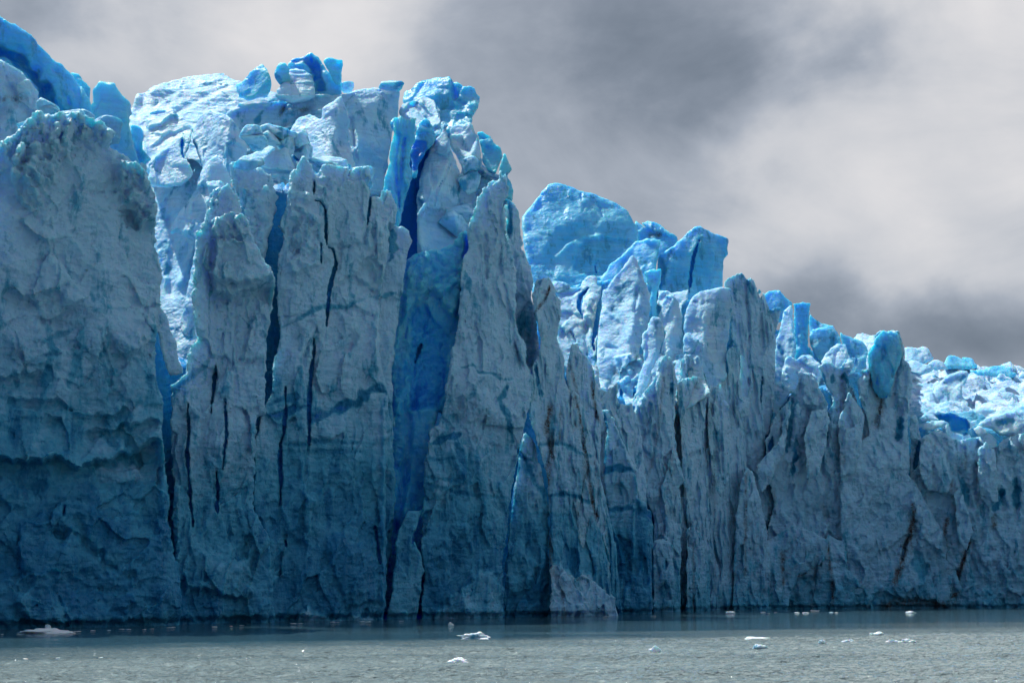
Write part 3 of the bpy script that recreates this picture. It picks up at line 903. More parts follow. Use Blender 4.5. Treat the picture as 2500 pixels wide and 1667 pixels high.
block('blue_ice_wedge', 'small wedge with a vivid blue hollow beside the rounded pillar', BK,
      'A 880 835 930 840 990 872 970 960 1000 1050 1030 1100 960 1160 900 1100 880 1000', Dx(360, 26), M_BLUE, [('groove', 'A 990 880 940 1000 960 1120', .7, 1.3)], s=.6, lean=.3, T=5, blue=.3)
block('split_ice_wedge', 'pale wedge split by a thin blue slit, below the snowy stepped lump', BK,
      'A 1005 1115 1060 1060 1160 970 1240 917 1268 922 1275 1080 1330 1160 1250 1260 1010 1260', Dx(440, 28), M_SNOW, [('crack', 'A 1245 950 1250 1040 1265 1090', .45, 2.2)],
      s=-.2, lean=.5, T=5, facet=.5, k=.6)
block('pale_ice_block', 'big pale upright block with a shaded right side, below the dome', BK,
      'A 1318 850 1360 780 1430 742 1510 772 1560 790 1622 822 1682 880 1692 960 1680 1050 1640 1105 1600 1200 1500 1240 1380 1150 1330 1010 1308 930', Dx(520, 30), M_SNOW,
      [('prism', 'A 1600 780 1560 900 1530 1150', .10, 1.2), ('crack', 'A 1310 930 1340 1010 1380 1135', .28, 2.0), ('step', 'A 1540 980 1620 960 1690 980', .5, 2)],
      s=-.35, lean=.50, T=7, facet=.4, lump=.25, strata=.06, k=.8)
block('peaked_ice_slab', 'pointed sunlit slab that slopes down left into the bright gap', SL,
      'A 1480 1048 1520 1095 1562 1155 1590 1280 1600 1400 1560 1568 B 1450 300 1320 900 1280 900 1230 850 1270 640 1290 560 1325 290 1340 220 1200 150 A 1150 1568 1210 1440 1270 1380 1330 1290 1350 1200 1400 1120',
      Dx(520, 13), M_SNOW, [('prism', 'A 1480 1050 1350 1300 1280 1568 B 1320 280 1260 600', .75, .2), ('poly', 'A 1320 1290 1430 1260 1400 1500 1300 1500', .7, 0, .2), ('crack', 'B 1220 70 1340 135', .14, .9),
                            ('step', 'A 1350 1260 1480 1240 1590 1270', .4, 3)],
      s=-.3, lean=.40, T=6, facet=.45, fc=(3, 8), lump=.22, bgrad=(8, 26), tap=.08)

# ================= second front tower
block('flat_topped_ice_tower', 'flat topped rubbly tower left of the deep dark slit', TW,
      'A 1572 1112 1600 1102 1700 1105 1780 1140 1862 1180 1880 1290 1912 1340 1890 1450 1872 1568 B 1850 210 1812 370 1700 500 1500 500 1480 100 A 1640 1420 1590 1290 1570 1200',
      Dx(620, 6), M_WALL, [('poly', 'A 1650 1290 1860 1290 1870 1568 B 1800 330 1640 250 A 1640 1450', 0, .7, 0), ('groove', 'A 1640 1300 1650 1400', .3, .6)],
      s=.5, lean=.15, T=9, facet=.4, lump=.3, fine=.2, edge=.3)
block('shouldered_ice_tower', 'crumbly grey tower with a sunlit shoulder, right of the bright gap', TW,
      'A 1432 1300 1470 1262 1510 1250 1560 1245 1600 1300 1640 1380 1660 1460 1720 1568 B 1700 130 1740 240 1800 360 1860 440 1888 525 1862 690 1842 800 1832 1000 1815 1250 '
      'C 1818 20 1760 60 1750 300 1730 640 1790 760 1850 900 1900 1600 1180 1640 1180 1000 B 1170 1300 1150 1230 1200 1180 1265 1140 1275 1030 1340 900 1320 740 1310 480 1335 290 1325 180 1355 165 1400 200 A 1365 1568 1395 1480 1432 1380',
      Dx(560), M_WALL, [
          ('poly', 'B 1450 110 1590 50 1700 130 1720 240 1640 300 1520 240 1450 220', -1.2, .8, -.1),
          ('poly', 'B 1480 240 1700 290 1860 430 1885 525 1700 560 1450 520', -2.2, .1, -.2),
          ('step', 'B 1440 590 1520 600 1600 610 1720 560 1890 530', 3.6, 9), ('step', 'B 1330 910 1430 930 1450 1020 1580 1010', 1.0, 3), ('step', 'B 1610 1040 1810 1035', .8, 2.5),
          ('groove', 'B 1450 230 1440 600', .5, .9), ('groove', 'B 1380 200 1330 480', .5, -.5),
          ('crack', 'B 1525 850 1510 1000', .14, 1.0), ('crack', 'B 1480 1030 1460 1250 1440 1420', .20, 1.6), ('crack', 'B 1535 1320 1550 1568 C 1530 300 1525 400', .26, 2.0),
          ('crack', 'C 1475 400 1490 550 1483 710', .2, 1.3), ('crack', 'B 1285 1350 1290 1568 C 1280 300 1300 600 1320 800', .20, 1.4), ('crack', 'C 1245 560 1240 740', .12, .8),
          ('band', 'B 1160 1290 1250 1220 1420 1060', .5, .5), ('groove', 'B 1560 1100 1540 1300', .4, -.6), ('groove', 'C 1225 400 1225 1020', .5, -.6), ('groove', 'C 1440 620 1440 900 ', .8, -.5),
          ('step', 'C 1260 1200 1400 1220 1600 1280 1720 1280', .9, 3), ('poly', 'C 1250 1050 1300 1200 1400 1180 1500 1050 1720 1020 1740 1250 1560 1290 1400 1220 1260 1260', -.5, .35, -.15),
          ('groove', 'C 1690 900 1660 1000', .6, 1.0), ('step', 'C 1290 160 1380 200 1470 100', .5, 2)],
      s=1.05, T=11, bgrad=(6, 26), facet=.5, fc=(2.8, 5.5), lump=.25, fine=.16, tap=.1, res=1.5, k=.7)

# ================= broad tower with the long cracks
block('cracked_ice_tower', 'broad front tower scored by long black vertical cracks and a slanting blue band', TW,
      'D 235 1330 250 1230 280 1180 285 1100 300 960 340 890 400 825 440 880 488 965 512 905 520 888 600 892 705 905 700 975 745 915 852 922 856 1010 800 1000 870 1090 915 1110 930 1045 992 1062 1038 1150 1035 1280 988 1310 985 1400 '
      'E 985 110 975 330 932 560 918 700 912 800 930 1100 975 1250 980 1400 1010 1568 F 1015 0 1020 200 960 480 965 900 955 1440 950 1600 100 1600 -20 900 20 800 60 760 40 560 70 120 E 75 1568 130 1350 165 1280 180 1100 225 950 232 820 205 700 212 500 222 320 265 190 200 110',
      Dx(775), M_WALL, [
          ('crack', 'D 470 1155 510 1165 545 1220 548 1460', .26, 2.5), ('crack', 'E 548 280 600 300 618 390 590 490 565 640 550 826', .40, 3.5), ('crack', 'E 545 830 542 980', .12, .8),
          ('crack', 'E 515 255 512 410', .22, 2.2), ('crack', 'E 462 900 470 980 445 1150 430 1350 432 1568 F 435 240', .38, 4), ('crack', 'F 430 240 408 480', .12, 1.), ('crack', 'E 270 1240 272 1380 258 1568 F 235 230 235 360 240 500 230 650', .34, 3),
          ('crack', 'F 65 60 55 300 48 650', .16, 1.3), ('crack', 'E 210 760 380 765 520 765', .10, .7), ('crack', 'E 620 292 735 285', .10, .6), ('crack', 'F 270 890 275 935', .18, 1.2),
          ('crack', 'F 460 640 445 850', .14, 1.1), ('crack', 'F 885 790 920 1050', .22, 1.5), ('crack', 'D 470 1000 465 1120', .2, 1.2), ('crack', 'D 860 1070 830 1320', .24, 1.3),
          ('band', 'E 445 1480 620 1400 760 1340 850 1260 920 1250 975 1300', .60, .75), ('band', 'E 620 1390 720 1385', .35, .6), ('band', 'E 160 1360 380 1320', .45, .55), ('band', 'E 160 1450 300 1410 410 1370', .45, .55),
          ('band', 'E 440 1430 520 1410', .5, .4), ('band', 'F 160 50 340 -10', .3, .5),
          ('band', 'E 260 830 380 780 480 710 560 690 710 680 850 620 930 600', .35, .55), ('band', 'F 440 215 760 230', .22, .4), ('band', 'F 260 230 410 240', .22, .4), ('band', 'F 430 285 800 290', .2, .3),
          ('poly', 'D 300 1080 440 1090 460 1260 520 1300 520 1500 E 500 440 330 510 290 420 400 330 310 230 380 150 300 100', -.3, .9, 0),
          ('poly', 'D 590 1100 690 1010 855 1020 840 1250 800 1440 560 1450 555 1230', -.8, .1, 0), ('poly', 'D 480 980 640 960 680 1010 590 1090 560 1200 480 1130', .3, .5, 0),
          ('poly', 'E 740 470 850 380 920 560 900 760 700 760 570 640 590 560', .9, .1, -.1), ('step', 'E 740 480 800 500 880 560 930 580', .9, 2.5), ('step', 'E 540 700 700 680 800 700 900 740', .8, 2.5), ('step', 'E 820 780 900 740', .4, 1.5),
          ('poly', 'E 830 120 980 100 980 330 900 400 830 300', -.3, .6, 0), ('groove', 'E 800 780 740 940 620 1020', .6, .6), ('step', 'F 280 170 420 120', .4, 2),
          ('groove', 'F 945 0 945 480 940 900 940 1300', .5, -1.0), ('groove', 'E 890 800 890 1100', .4, -.4),
          ('poly', 'F 60 50 130 50 150 230 220 270 220 620 50 660', -.5, .1, -.15), ('step', 'F 50 690 120 740 230 770', .8, 3),
          ('poly', 'F 410 570 490 600 440 860 400 900', -.6, .1, -.2), ('poly', 'F 540 870 680 830 700 900 800 920 840 990 910 1000 900 1300 700 1350 600 1100', -.7, .15, .1),
          ('poly', 'F 370 1390 430 1340 480 1400 640 1440 800 1400 880 1430 900 1500 300 1500', -.9, .5, -.6),
          ('groove', 'F 250 700 350 860 420 900', .5, -.5), ('groove', 'F 100 1000 130 900 200 880', .4, -.4), ('poly', 'F 150 900 260 880 250 1050 200 1180 120 1180', -.6, .1, -.1), ('poly', 'F 0 830 70 820 130 900 100 1100 0 1000', -.5, .1, -.1)],
      s=.95, T=12, bgrad=(18, 33), facet=.42, fc=(3.0, 6.5), strata=.10, lump=.2, fine=.15, tap=.08, res=1.45, k=.6)
block('rounded_ice_post', 'smooth rounded post with a glowing blue left edge, right of the cracked tower', TW,
      'D 985 1330 1020 1300 1050 1300 1068 1280 1085 1305 1120 1340 1145 1400 1152 1450 1140 1540 E 1140 270 1108 370 1090 500 1062 650 1045 800 1025 960 1012 1100 1010 1250 1015 1568 F 1030 500 1010 900 960 1200 940 1440 940 1500 850 1500 850 100 E 850 200 960 330',
      Dx(960, 2.5), M_WALL, [('band', 'D 985 1320 1010 1450 985 1568', .7, .7), ('crack', 'E 985 325 1030 345 1052 385', .12, .8), ('step', 'E 920 650 1000 620 1060 640', .5, 3), ('band', 'E 920 640 1030 600', .3, .6)],
      s=.6, T=6, bgrad=(15, 38), facet=.4, fc=(2.5, 7), lump=.18, k=1.0)
# ================= plateau blocks above the broad tower
block('overhanging_ice_block', 'massive pale block with a square overhanging right corner on the skyline', BK,
      'A 1520 745 1560 695 1640 662 1740 668 1960 650 D 280 410 480 390 680 388 840 370 950 362 1040 375 1058 392 1052 500 1022 600 1002 720 972 850 962 1000 935 1090 800 1100 300 1000 0 900 A 1600 980 1530 860',
      Dx(820, 26), M_SNOW, [('groove', 'D 240 500 280 440', .3, .9), ('groove', 'D 250 600 300 570 420 480', .4, .8), ('dirt', 'D 230 530 280 440', .4, .6), ('dirt', 'D 380 490 420 480', .4, .5), ('dirt', 'D 290 640 420 540', .3, .35), ('band', 'D 60 580 110 490', .4, .6),
                            ('prism', 'D 1060 370 780 560 760 900', .16, .26), ('crack', 'D 740 650 745 780 765 880', .2, 1.2), ('groove', 'D 720 600 740 760', .5, 1.0), ('step', 'D -200 520 0 470 300 430 600 400', .8, 3)],
      s=.25, lean=.32, T=9, facet=.35, fc=(6, 5), strata=.14, lump=.28, k=.7, blue=.08, tap=.05)
block('jagged_ice_peak', 'jagged peak with a sunlit left face and dark right face, before the overhanging block', SP,
      'D 290 650 350 565 400 545 440 535 512 572 520 515 488 490 540 500 600 460 655 430 692 495 718 560 712 700 762 882 720 980 480 960 400 900 360 740',
      Dx(800, 16), M_SNOW, [('prism', 'D 655 430 610 650 580 880', .22, 1.1), ('groove', 'D 380 700 430 900', .5, .6)], s=-.35, lean=.48, T=6, facet=.4, lump=.28, blue=.02, k=.7)
block('twisted_ice_knob', 'small twisted blue knob at the left end of the skyline cluster', BK,
      'D 188 270 200 225 228 200 262 210 302 235 300 330 240 352 200 320', Dx(680, 46), M_BLUE, [('step', 'D 190 250 300 250', .5, 2), ('band', 'D 200 300 240 350', .6, .6)], s=0, T=3, lean=.2, facet=.4, strata=.15)
block('ribbed_ice_hump', 'rounded horizontally ribbed hump in front of the deep blue curved slab', BK,
      'D 180 430 232 350 300 240 345 232 400 245 450 290 475 345 482 440 300 470', Dx(700, 42), M_SNOW, [], s=.1, lean=.5, T=5, strata=.5, facet=.3, k=1.2, lump=.2)
block('curved_blue_slab', 'vivid blue curved slab forming the highest piece of the skyline cluster', SL,
      'D 286 215 300 165 400 148 450 130 500 150 515 190 540 230 600 320 655 350 665 440 480 470 300 440', Dx(720, 48), M_BLUE,
      [('poly', 'D 300 200 420 215 470 290 485 400 540 400 530 300 500 200 400 150 290 160', .5, 0, .75), ('step', 'D 500 200 560 200 660 360', .4, 2)], s=.2, lean=.3, T=5, strata=.25, facet=.3, blue=.05)
block('notched_ice_post', 'small post with a notch under its cap at the right end of the skyline cluster', BK,
      'D 528 185 550 165 600 168 665 180 672 240 660 262 655 350 600 330 560 250', Dx(735, 46), M_BLUE, [('step', 'D 570 200 670 210', .7, 2.5)], s=.3, T=3, facet=.4, blue=.2)
for i, (px, py, w, h, lb) in enumerate([
        (845, 210, 1.8, 1.7, 'tiny white pinnacle right of the skyline cluster'), (953, 208, 4.0, 1.2, 'flat flake lying on the right corner of the overhanging block'),
        (617, 320, 3.6, 2.4, 'white chunk at the left of the rubble heap below the overhanging block'), (660, 322, 3.6, 2.6, 'cube-like chunk in the middle of the rubble heap below the overhanging block'),
        (690, 334, 3.4, 2.4, 'bright chunk in the rubble heap beside the cube-like chunk'), (720, 345, 3.6, 3.4, 'bluish chunk at the right of the rubble heap under the jagged peak'),
        (650, 340, 4.6, 2.2, 'flat plate in the front of the rubble heap'), (625, 343, 4.0, 2.2, 'low chunk at the front left of the rubble heap'),
        (700, 352, 3.0, 2.6, 'rounded chunk at the front of the rubble heap'), (735, 366, 3.2, 4.4, 'tall bluish chunk leaning at the foot of the jagged peak'),
        (810, 405, 5.6, 2.0, 'flat topped plate on the broad tower left of its square block'), (838, 416, 3.0, 2.6, 'small bright wedge beside the plate on the broad tower'),
        (600, 400, 4.2, 2.4, 'chunk lying on the flat topped tower'), (528, 460, 3.0, 2.8, 'white cube perched on top of the shouldered tower'),
        (798, 420, 2.4, 2.2, 'small round chunk on top of the broad tower'), (875, 440, 4, 4.6, 'rounded chunk behind the right edge of the broad tower')]):
    D = Dx(px, 14 if py < 400 else 3)
    if i < 2: D = Dx(px, 40 if i == 0 else 22)
    r = ray(px, py)
    k = D / 190.0
    lump('ice_chunk', lb, CH, (r[0] * D / r[1], D, CAMZ + r[2] * D / r[1]), (w * k, w * k, h * k), M_SNOW, seed=i * 7 + 60, group='loose chunks on the high plateau', rot=i * .9, amp=.18, blue=.15)

block('tilted_ice_block', 'large tilted angular block resting above the deep dark slit', BK,
      'D 95 895 130 850 180 810 240 790 272 770 290 800 310 850 345 885 325 930 270 945 200 945 140 915', Dx(668, 10), M_SNOW, [('prism', 'D 272 770 240 860 230 945', .35, .7)], s=-.1, lean=.45, T=5, facet=.4, k=.4)
block('slanting_ice_slab', 'slanting slab rising behind the large tilted block', SL,
      'D -20 890 40 820 100 770 180 738 225 780 160 820 110 870 60 920 -20 930', Dx(640, 13), M_SNOW, [], s=-.1, lean=.7, T=4, facet=.4, k=.4)
block('hollowed_ice_block', 'bluish hollowed block at the foot of the jagged peak', BK,
      'D 290 780 330 720 375 690 400 740 412 800 400 870 350 900 310 850', Dx(725, 14), M_SNOW, [('groove', 'D 310 800 370 850', .7, .8)], s=0, lean=.4, T=4, facet=.5, blue=.15)
block('crown_ice_tooth', 'tall squared tooth with a ragged top at the left of the crumbling crown', TW,
      'D 1392 640 1420 618 1460 612 1500 615 1530 603 1560 650 1600 720 1612 800 1618 890 1560 900 1500 860 1440 820 1400 760', Dx(1150, 17), M_SNOW, [('groove', 'D 1430 720 1520 800', .5, .6), ('prism', 'D 1540 605 1570 760 1580 900', .1, .8)], s=-.1, lean=.35, T=5, facet=.6, k=.4)
block('crown_ice_block', 'stepped cap block behind the squared tooth on the crumbling crown', BK,
      'D 1580 662 1620 662 1680 688 1690 740 1740 765 1758 805 1745 870 1720 960 1640 930 1620 860 1600 740', Dx(1185, 18), M_BLUE, [('step', 'D 1590 690 1690 700', .4, 2), ('step', 'D 1620 760 1750 790', .5, 2)], s=0, lean=.3, T=5, facet=.6, k=.4, blue=.05)
block('crown_ice_wedge', 'pointed wedge at the right tip of the crumbling crown', SP,
      'D 1725 940 1750 840 1762 800 1790 850 1812 895 1820 925 1785 965 1840 1060 1830 1160 1740 1100', Dx(1225, 15), M_BLUE, [('prism', 'D 1762 800 1770 960', .4, .6)], s=0, lean=.2, T=4, facet=.5, k=.4, blue=.1)
block('deep_cleft_ice', 'deep indigo ice at the back of the narrow cleft beside the upright blade', 'ice wall',
      'D 1060 1000 1130 840 1180 720 1290 680 1300 1000 1260 1568 E 1220 600 1000 600 1000 200', Dx(1010, 24), M_BLUE, [], s=.3, lean=.05, T=5, blue=1.25, facet=.6)

# ================= group right of the overhanging block
block('ice_boulder_head', 'huge rounded boulder on the skyline right of the overhanging block', BK,
      'D 1060 392 1085 355 1140 325 1210 290 1260 280 1330 276 1400 280 1422 312 1500 348 1545 348 1580 365 1612 412 1602 485 1565 540 1548 640 1400 680 1150 620 1090 500', Dx(1100, 26), M_BLUE,
      [('prism', 'D 1380 280 1400 420 1540 500', .35, .45), ('groove', 'D 1420 330 1440 440 1500 470', .5, 1.2), ('groove', 'D 1110 470 1160 400 1200 330', .4, .5)],
      s=0, lean=.5, T=10, facet=.7, fc=(5, 4), lump=.3, k=1.0, blue=.12)
block('snow_capped_lump', 'snow capped lump tucked under the huge skyline boulder', BK,
      'D 1040 530 1060 485 1130 470 1180 440 1222 424 1270 445 1310 490 1336 525 1336 600 1340 700 1100 720 1040 620', Dx(1050, 20), M_SNOW,
      [('step', 'D 1060 540 1130 475 1210 480 1280 560', .8, 4), ('groove', 'D 1140 480 1240 590', .4, .7)], s=0, lean=.7, T=7, facet=.6, lump=.25)
block('fluted_ice_buttress', 'fluted bluish buttress between the overhanging block and the deep blue cleft', TW,
      'D 985 600 1060 570 1100 590 1165 590 1160 700 1135 800 1130 900 1140 1000 1100 1120 1065 1280 1050 1400 900 1400 950 1000 975 850 1005 700', Dx(990, 13), M_BLUE,
      [('groove', 'D 1045 700 1020 900 1040 1100', .35, 1.), ('groove', 'D 1085 720 1060 1000 1050 1200', .4, 1.), ('crack', 'D 1030 860 1035 960 1020 1100', .2, 1.)], s=.5, lean=.12, T=6, flute=.5, facet=.4, blue=.05)
block('blue_throat_ice', 'smooth vivid blue knob at the head of the deep cleft', BK,
      'D 1120 780 1150 690 1180 615 1225 578 1268 600 1300 690 1290 760 1240 800 1190 900 1170 1000 1130 1000', Dx(1030, 17), M_BLUE, [('band', 'D 1135 760 1180 800 1150 950', 1.4, .9), ('groove', 'D 1215 630 1250 640', .5, .6)], s=.2, lean=.35, T=5, blue=.35)
block('upright_ice_blade', 'tall upright blade with a curved horn tip, right of the deep blue cleft', SP,
      'D 1322 690 1335 640 1345 622 1388 614 1375 660 1398 720 1400 780 1430 830 1470 910 1482 1000 1460 1150 1500 1400 1490 1700 1400 1860 1260 1800 1150 1900 1140 1620 1165 1480 1165 1280 1170 1100 1192 980 1225 850 1290 722', Dx(1070, 8), M_SNOW,
      [('prism', 'D 1350 640 1390 860 1300 1080 1200 1260', .25, .8), ('crack', 'D 1400 890 1360 980 1305 1080 1290 1170', .3, 1.2), ('dirt', 'D 1385 620 1360 670', .35, .9), ('dirt', 'D 1250 1200 1195 1260', .2, .5), ('band', 'D 1200 900 1190 1200', .3, .3)],
      s=-.1, lean=.27, T=5, facet=.4, fc=(3, 8), lump=.22, blue=.1, k=.6)
block('crumbling_ice_crown', 'crumbling stepped crown of blocks sloping down right behind the central spire', BK,
      'D 1330 700 1360 670 1430 680 1500 740 1560 800 1620 860 1680 920 1740 950 1790 960 1830 1060 1830 1200 1600 1400 1400 1500 1440 1100 1480 900 1400 780', Dx(1190, 14), M_SNOW,
      [('poly', 'D 1450 830 1600 880 1750 960 1700 1100 1600 1100 1500 960', .3, 1.1, 0), ('step', 'D 1390 640 1540 630 1610 800', .6, 3), ('groove', 'D 1560 640 1610 780 1620 900', .4, 1.0), ('groove', 'D 1640 800 1650 920', .3, 1.), ('groove', 'D 1740 830 1720 960', .35, 1.),
       ('poly', 'D 1440 1180 1500 1150 1560 1250 1540 1350 1400 1420', -.2, .8, .1), ('dirt', 'D 1470 740 1530 820', .5, .35)], s=.1, lean=.45, T=9, facet=1.1, fc=(3, 3.5), lump=.35, blue=.06)
for i, (px, py, w, h, lb) in enumerate([
        (1150, 440, 4.0, 5.0, 'block lodged in the bright rubble left of the central spire'), (1142, 405, 3.6, 3.0, 'small block in the slope below the crown'),
        (1110, 545, 5.0, 4.0, 'chunk at the left of the bright rubble under the upright blade'), (1128, 520, 4.5, 3.6, 'chunk high in the bright rubble beside the central spire')]):
    D = Dx(px, 14)
    r = ray(px, py)
    lump('ice_chunk', lb, CH, (r[0] * D / r[1], D, CAMZ + r[2] * D / r[1]), (w, w, h), M_SNOW, seed=i * 7 + 160, group='loose chunks on the high plateau', rot=i * .9, amp=.18, blue=.15)
block('blue_recess_wall', 'deep recess of crumbly electric blue ice left of the central spire', 'ice wall',
      'E 1080 420 1110 365 1180 350 1350 300 1420 270 1500 180 1560 200 1560 900 1420 1568 F 1320 0 1260 400 1240 1600 850 1600 900 600 E 950 600', Dx(1030, 5.5), M_GLOW,
      [('poly', 'E 1110 370 1500 200 1480 600 1420 800 1300 620 1100 560', -1.0, 1.0, -.45), ('poly', 'E 1100 560 1270 600 1180 680 1090 800 1030 1000', -.6, .5, -.3), ('crack', 'E 1200 945 1160 1075', .28, 3), ('crack', 'E 1160 1075 1140 1240', .12, 1),
       ('crack', 'E 1150 700 1110 780 1090 920', .2, 1.2), ('poly', 'E 1130 740 1210 670 1290 800 1400 900 1330 1400 1130 1400', .8, .35, .5), ('crack', 'F 1040 260 1100 310', .15, 1.), ('groove', 'F 1110 0 1120 200 1070 600 1010 900', .5, 1.4),
       ('poly', 'E 1000 1000 1120 1100 1130 1400 1010 1500', -.5, .5, .15), ('groove', 'F 1080 700 1050 900', .8, -.9)],
      s=.3, lean=.03, T=8, facet=.5, lump=.3, rub=.25, bgrad=(8, 30), blue=.1, strata=0, tap=.03, fine=.2)
block('bulging_ice_foot', 'smooth bulging blue foot between the broad tower and the central spire at the waterline', BK,
      'F 1105 700 1170 690 1215 660 1195 740 1150 900 1200 1000 1222 1100 1200 1250 1190 1400 1150 1500 960 1500 975 1380 1010 1150 1015 950 1050 800', Dx(990, .5), M_WALL,
      [('crack', 'F 1155 830 1135 930', .2, 1.2), ('crack', 'F 1185 730 1188 960', .22, 1.2)], s=.6, T=5, blue=.55, facet=.35, fc=(3, 6), lump=.2)

# ================= central spire
block('central_ice_spire', 'tallest free standing spire with a broken ragged tip, at the centre of the front', SP,
      'D 1602 1075 1625 1035 1648 1035 1655 1000 1688 982 1722 990 1728 945 1748 938 1755 968 1772 948 1790 965 1788 1020 1808 1060 1775 1130 1778 1220 1800 1380 1850 1568 '
      'E 1860 560 1855 720 1850 800 1925 930 1930 1050 1958 1120 G 290 1420 295 1520 H 275 180 235 400 195 520 150 800 122 1000 90 1250 80 1330 110 1600 -60 1600 '
      'F 1190 1520 1200 1300 1220 1110 1190 950 1205 640 1208 340 1245 240 1250 140 1290 110 E 1320 1500 1365 1250 1400 1000 1430 850 1455 640 1470 400 1520 250 D 1510 1450 1535 1220 1570 1165 1585 1110',
      Dx(1120), M_WALL, [
          ('step', 'D 1570 1180 1740 1190', .25, 1.5), ('step', 'D 1560 1250 1735 1270', .25, 1.5), ('step', 'D 1550 1320 1730 1340', .25, 1.5), ('band', 'D 1590 1250 1730 1290', .15, .3),
          ('prism', 'D 1745 1000 1740 1300 E 1700 500 1600 1000 1580 1500 F 1700 100 1660 900', .06, .45), ('groove', 'E 1650 550 1720 1000 1730 1300', .6, -.7), ('groove', 'E 1800 200 1850 620 1830 800', .5, -.5),
          ('groove', 'D 1745 1160 1740 1568 E 1760 500 1850 900', .4, 1.0), ('groove', 'E 1640 200 1650 480', .3, .8), ('groove', 'E 1600 280 1620 460', .3, .4),
          ('band', 'E 1470 1120 1560 1100 1590 1150 1700 1155 1760 1190 1830 1170', .18, .6), ('band', 'E 1500 1360 1560 1280 1620 1190', .3, .45), ('band', 'E 1790 1230 1740 1330 1790 1420 1800 1480 F 1780 -10 1830 200', .5, .8),
          ('band', 'F 1250 230 1340 200 1465 170', .35, .8), ('crack', 'F 1645 0 1620 140 1590 240', .1, .8), ('crack', 'F 1550 20 1545 80', .1, .6), ('dirt', 'F 1550 190 1600 190', .3, .3),
          ('band', 'F 1210 460 1500 480', .2, .35), ('band', 'F 1210 500 1530 580 1800 600', .2, .35), ('band', 'F 1210 340 1450 330', .2, .3), ('crack', 'F 1190 740 1185 960', .2, 1),
          ('poly', 'E 1480 1300 1600 1160 1710 1160 1700 1440 1500 1500', -.6, .1, -.1), ('groove', 'F 1450 380 1540 500 1510 740', .5, -.6), ('groove', 'F 1500 800 1550 960', .4, -.5), ('groove', 'F 1680 800 1730 900 1720 1100', .5, -.6),
          ('poly', 'F 1290 1430 1300 1370 1380 1340 1420 1250 1500 1220 1560 1130 1680 1100 1740 1200 1760 1400 1760 1500 1290 1500', -.8, .2, -.35), ('step', 'F 1200 680 1290 690 1350 700', .6, 3)],
      s=.62, T=8, bgrad=(14, 27), facet=.45, fc=(2.2, 6), flute=.25, fl=2.2, lump=.25, fine=.16, tap=.15, strata=.06, k=.9, res=1.4)
block('shadowed_ice_fin', 'grey fin standing close behind the right side of the central spire', TW,
      'D 1770 1140 1800 1140 1842 1155 1872 1230 1886 1400 1925 1540 G 200 540 250 640 292 800 270 895 300 1000 330 1300 300 1560 100 1560 100 900 90 400 95 240 D 1785 1300', Dx(1265, 7), M_WALL,
      [('band', 'D 1775 1150 1810 1180 1800 1400', .5, .6), ('groove', 'G 110 300 120 480', .5, .7), ('band', 'G 130 640 230 640', .15, .4), ('poly', 'G 160 1080 280 900 300 1340 250 1400', .5, 0, .35)], s=.8, T=4.5, facet=.4, fc=(2, 6), flute=.3, lump=.2)
block('small_ice_buttress', 'small pointed buttress with a blue slit, at the foot of the central spire', TW,
      'H 190 520 215 450 235 432 270 460 305 525 345 690 360 800 392 930 395 1130 378 1280 430 1400 482 1500 500 1620 80 1620 90 1340 110 1180 135 900 160 760', Dx(1290, 1), M_WALL,
      [('band', 'H 200 480 180 600 150 760', .5, .9), ('crack', 'H 165 620 150 800 125 980 103 1190', .32, 2), ('band', 'H 215 580 270 700 300 800 350 830 370 930', .4, .65), ('crack', 'H 85 1280 95 1450', .12, .8), ('groove', 'H 220 500 330 700', .3, -.5),
       ('poly', 'H 100 1200 180 1180 260 1240 320 1330 260 1500 120 1560', -.7, .15, -.1)], s=.7, T=7, bgrad=(12, 22), facet=.45, fc=(2.2, 5), lump=.25, flute=.15)

block('snowy_ice_apron', 'pale snowy apron flaring out at the waterline right of the central spire', 'ice slope',
      'H 395 1350 420 1325 470 1340 520 1395 575 1425 640 1400 700 1440 770 1500 850 1560 905 1640 930 1950 400 1950', Dx(1430, -9), M_WALL,
      [('dirt', 'H 400 1340 480 1480 520 1600', .5, .5), ('groove', 'H 575 1420 600 1560', .5, .9), ('groove', 'H 700 1450 740 1640', .4, .7)], s=1.1, lean=.45, T=5, facet=.6, fc=(2.5, 3), lump=.3, blue=-.45, bnoise=.1, tap=.3)
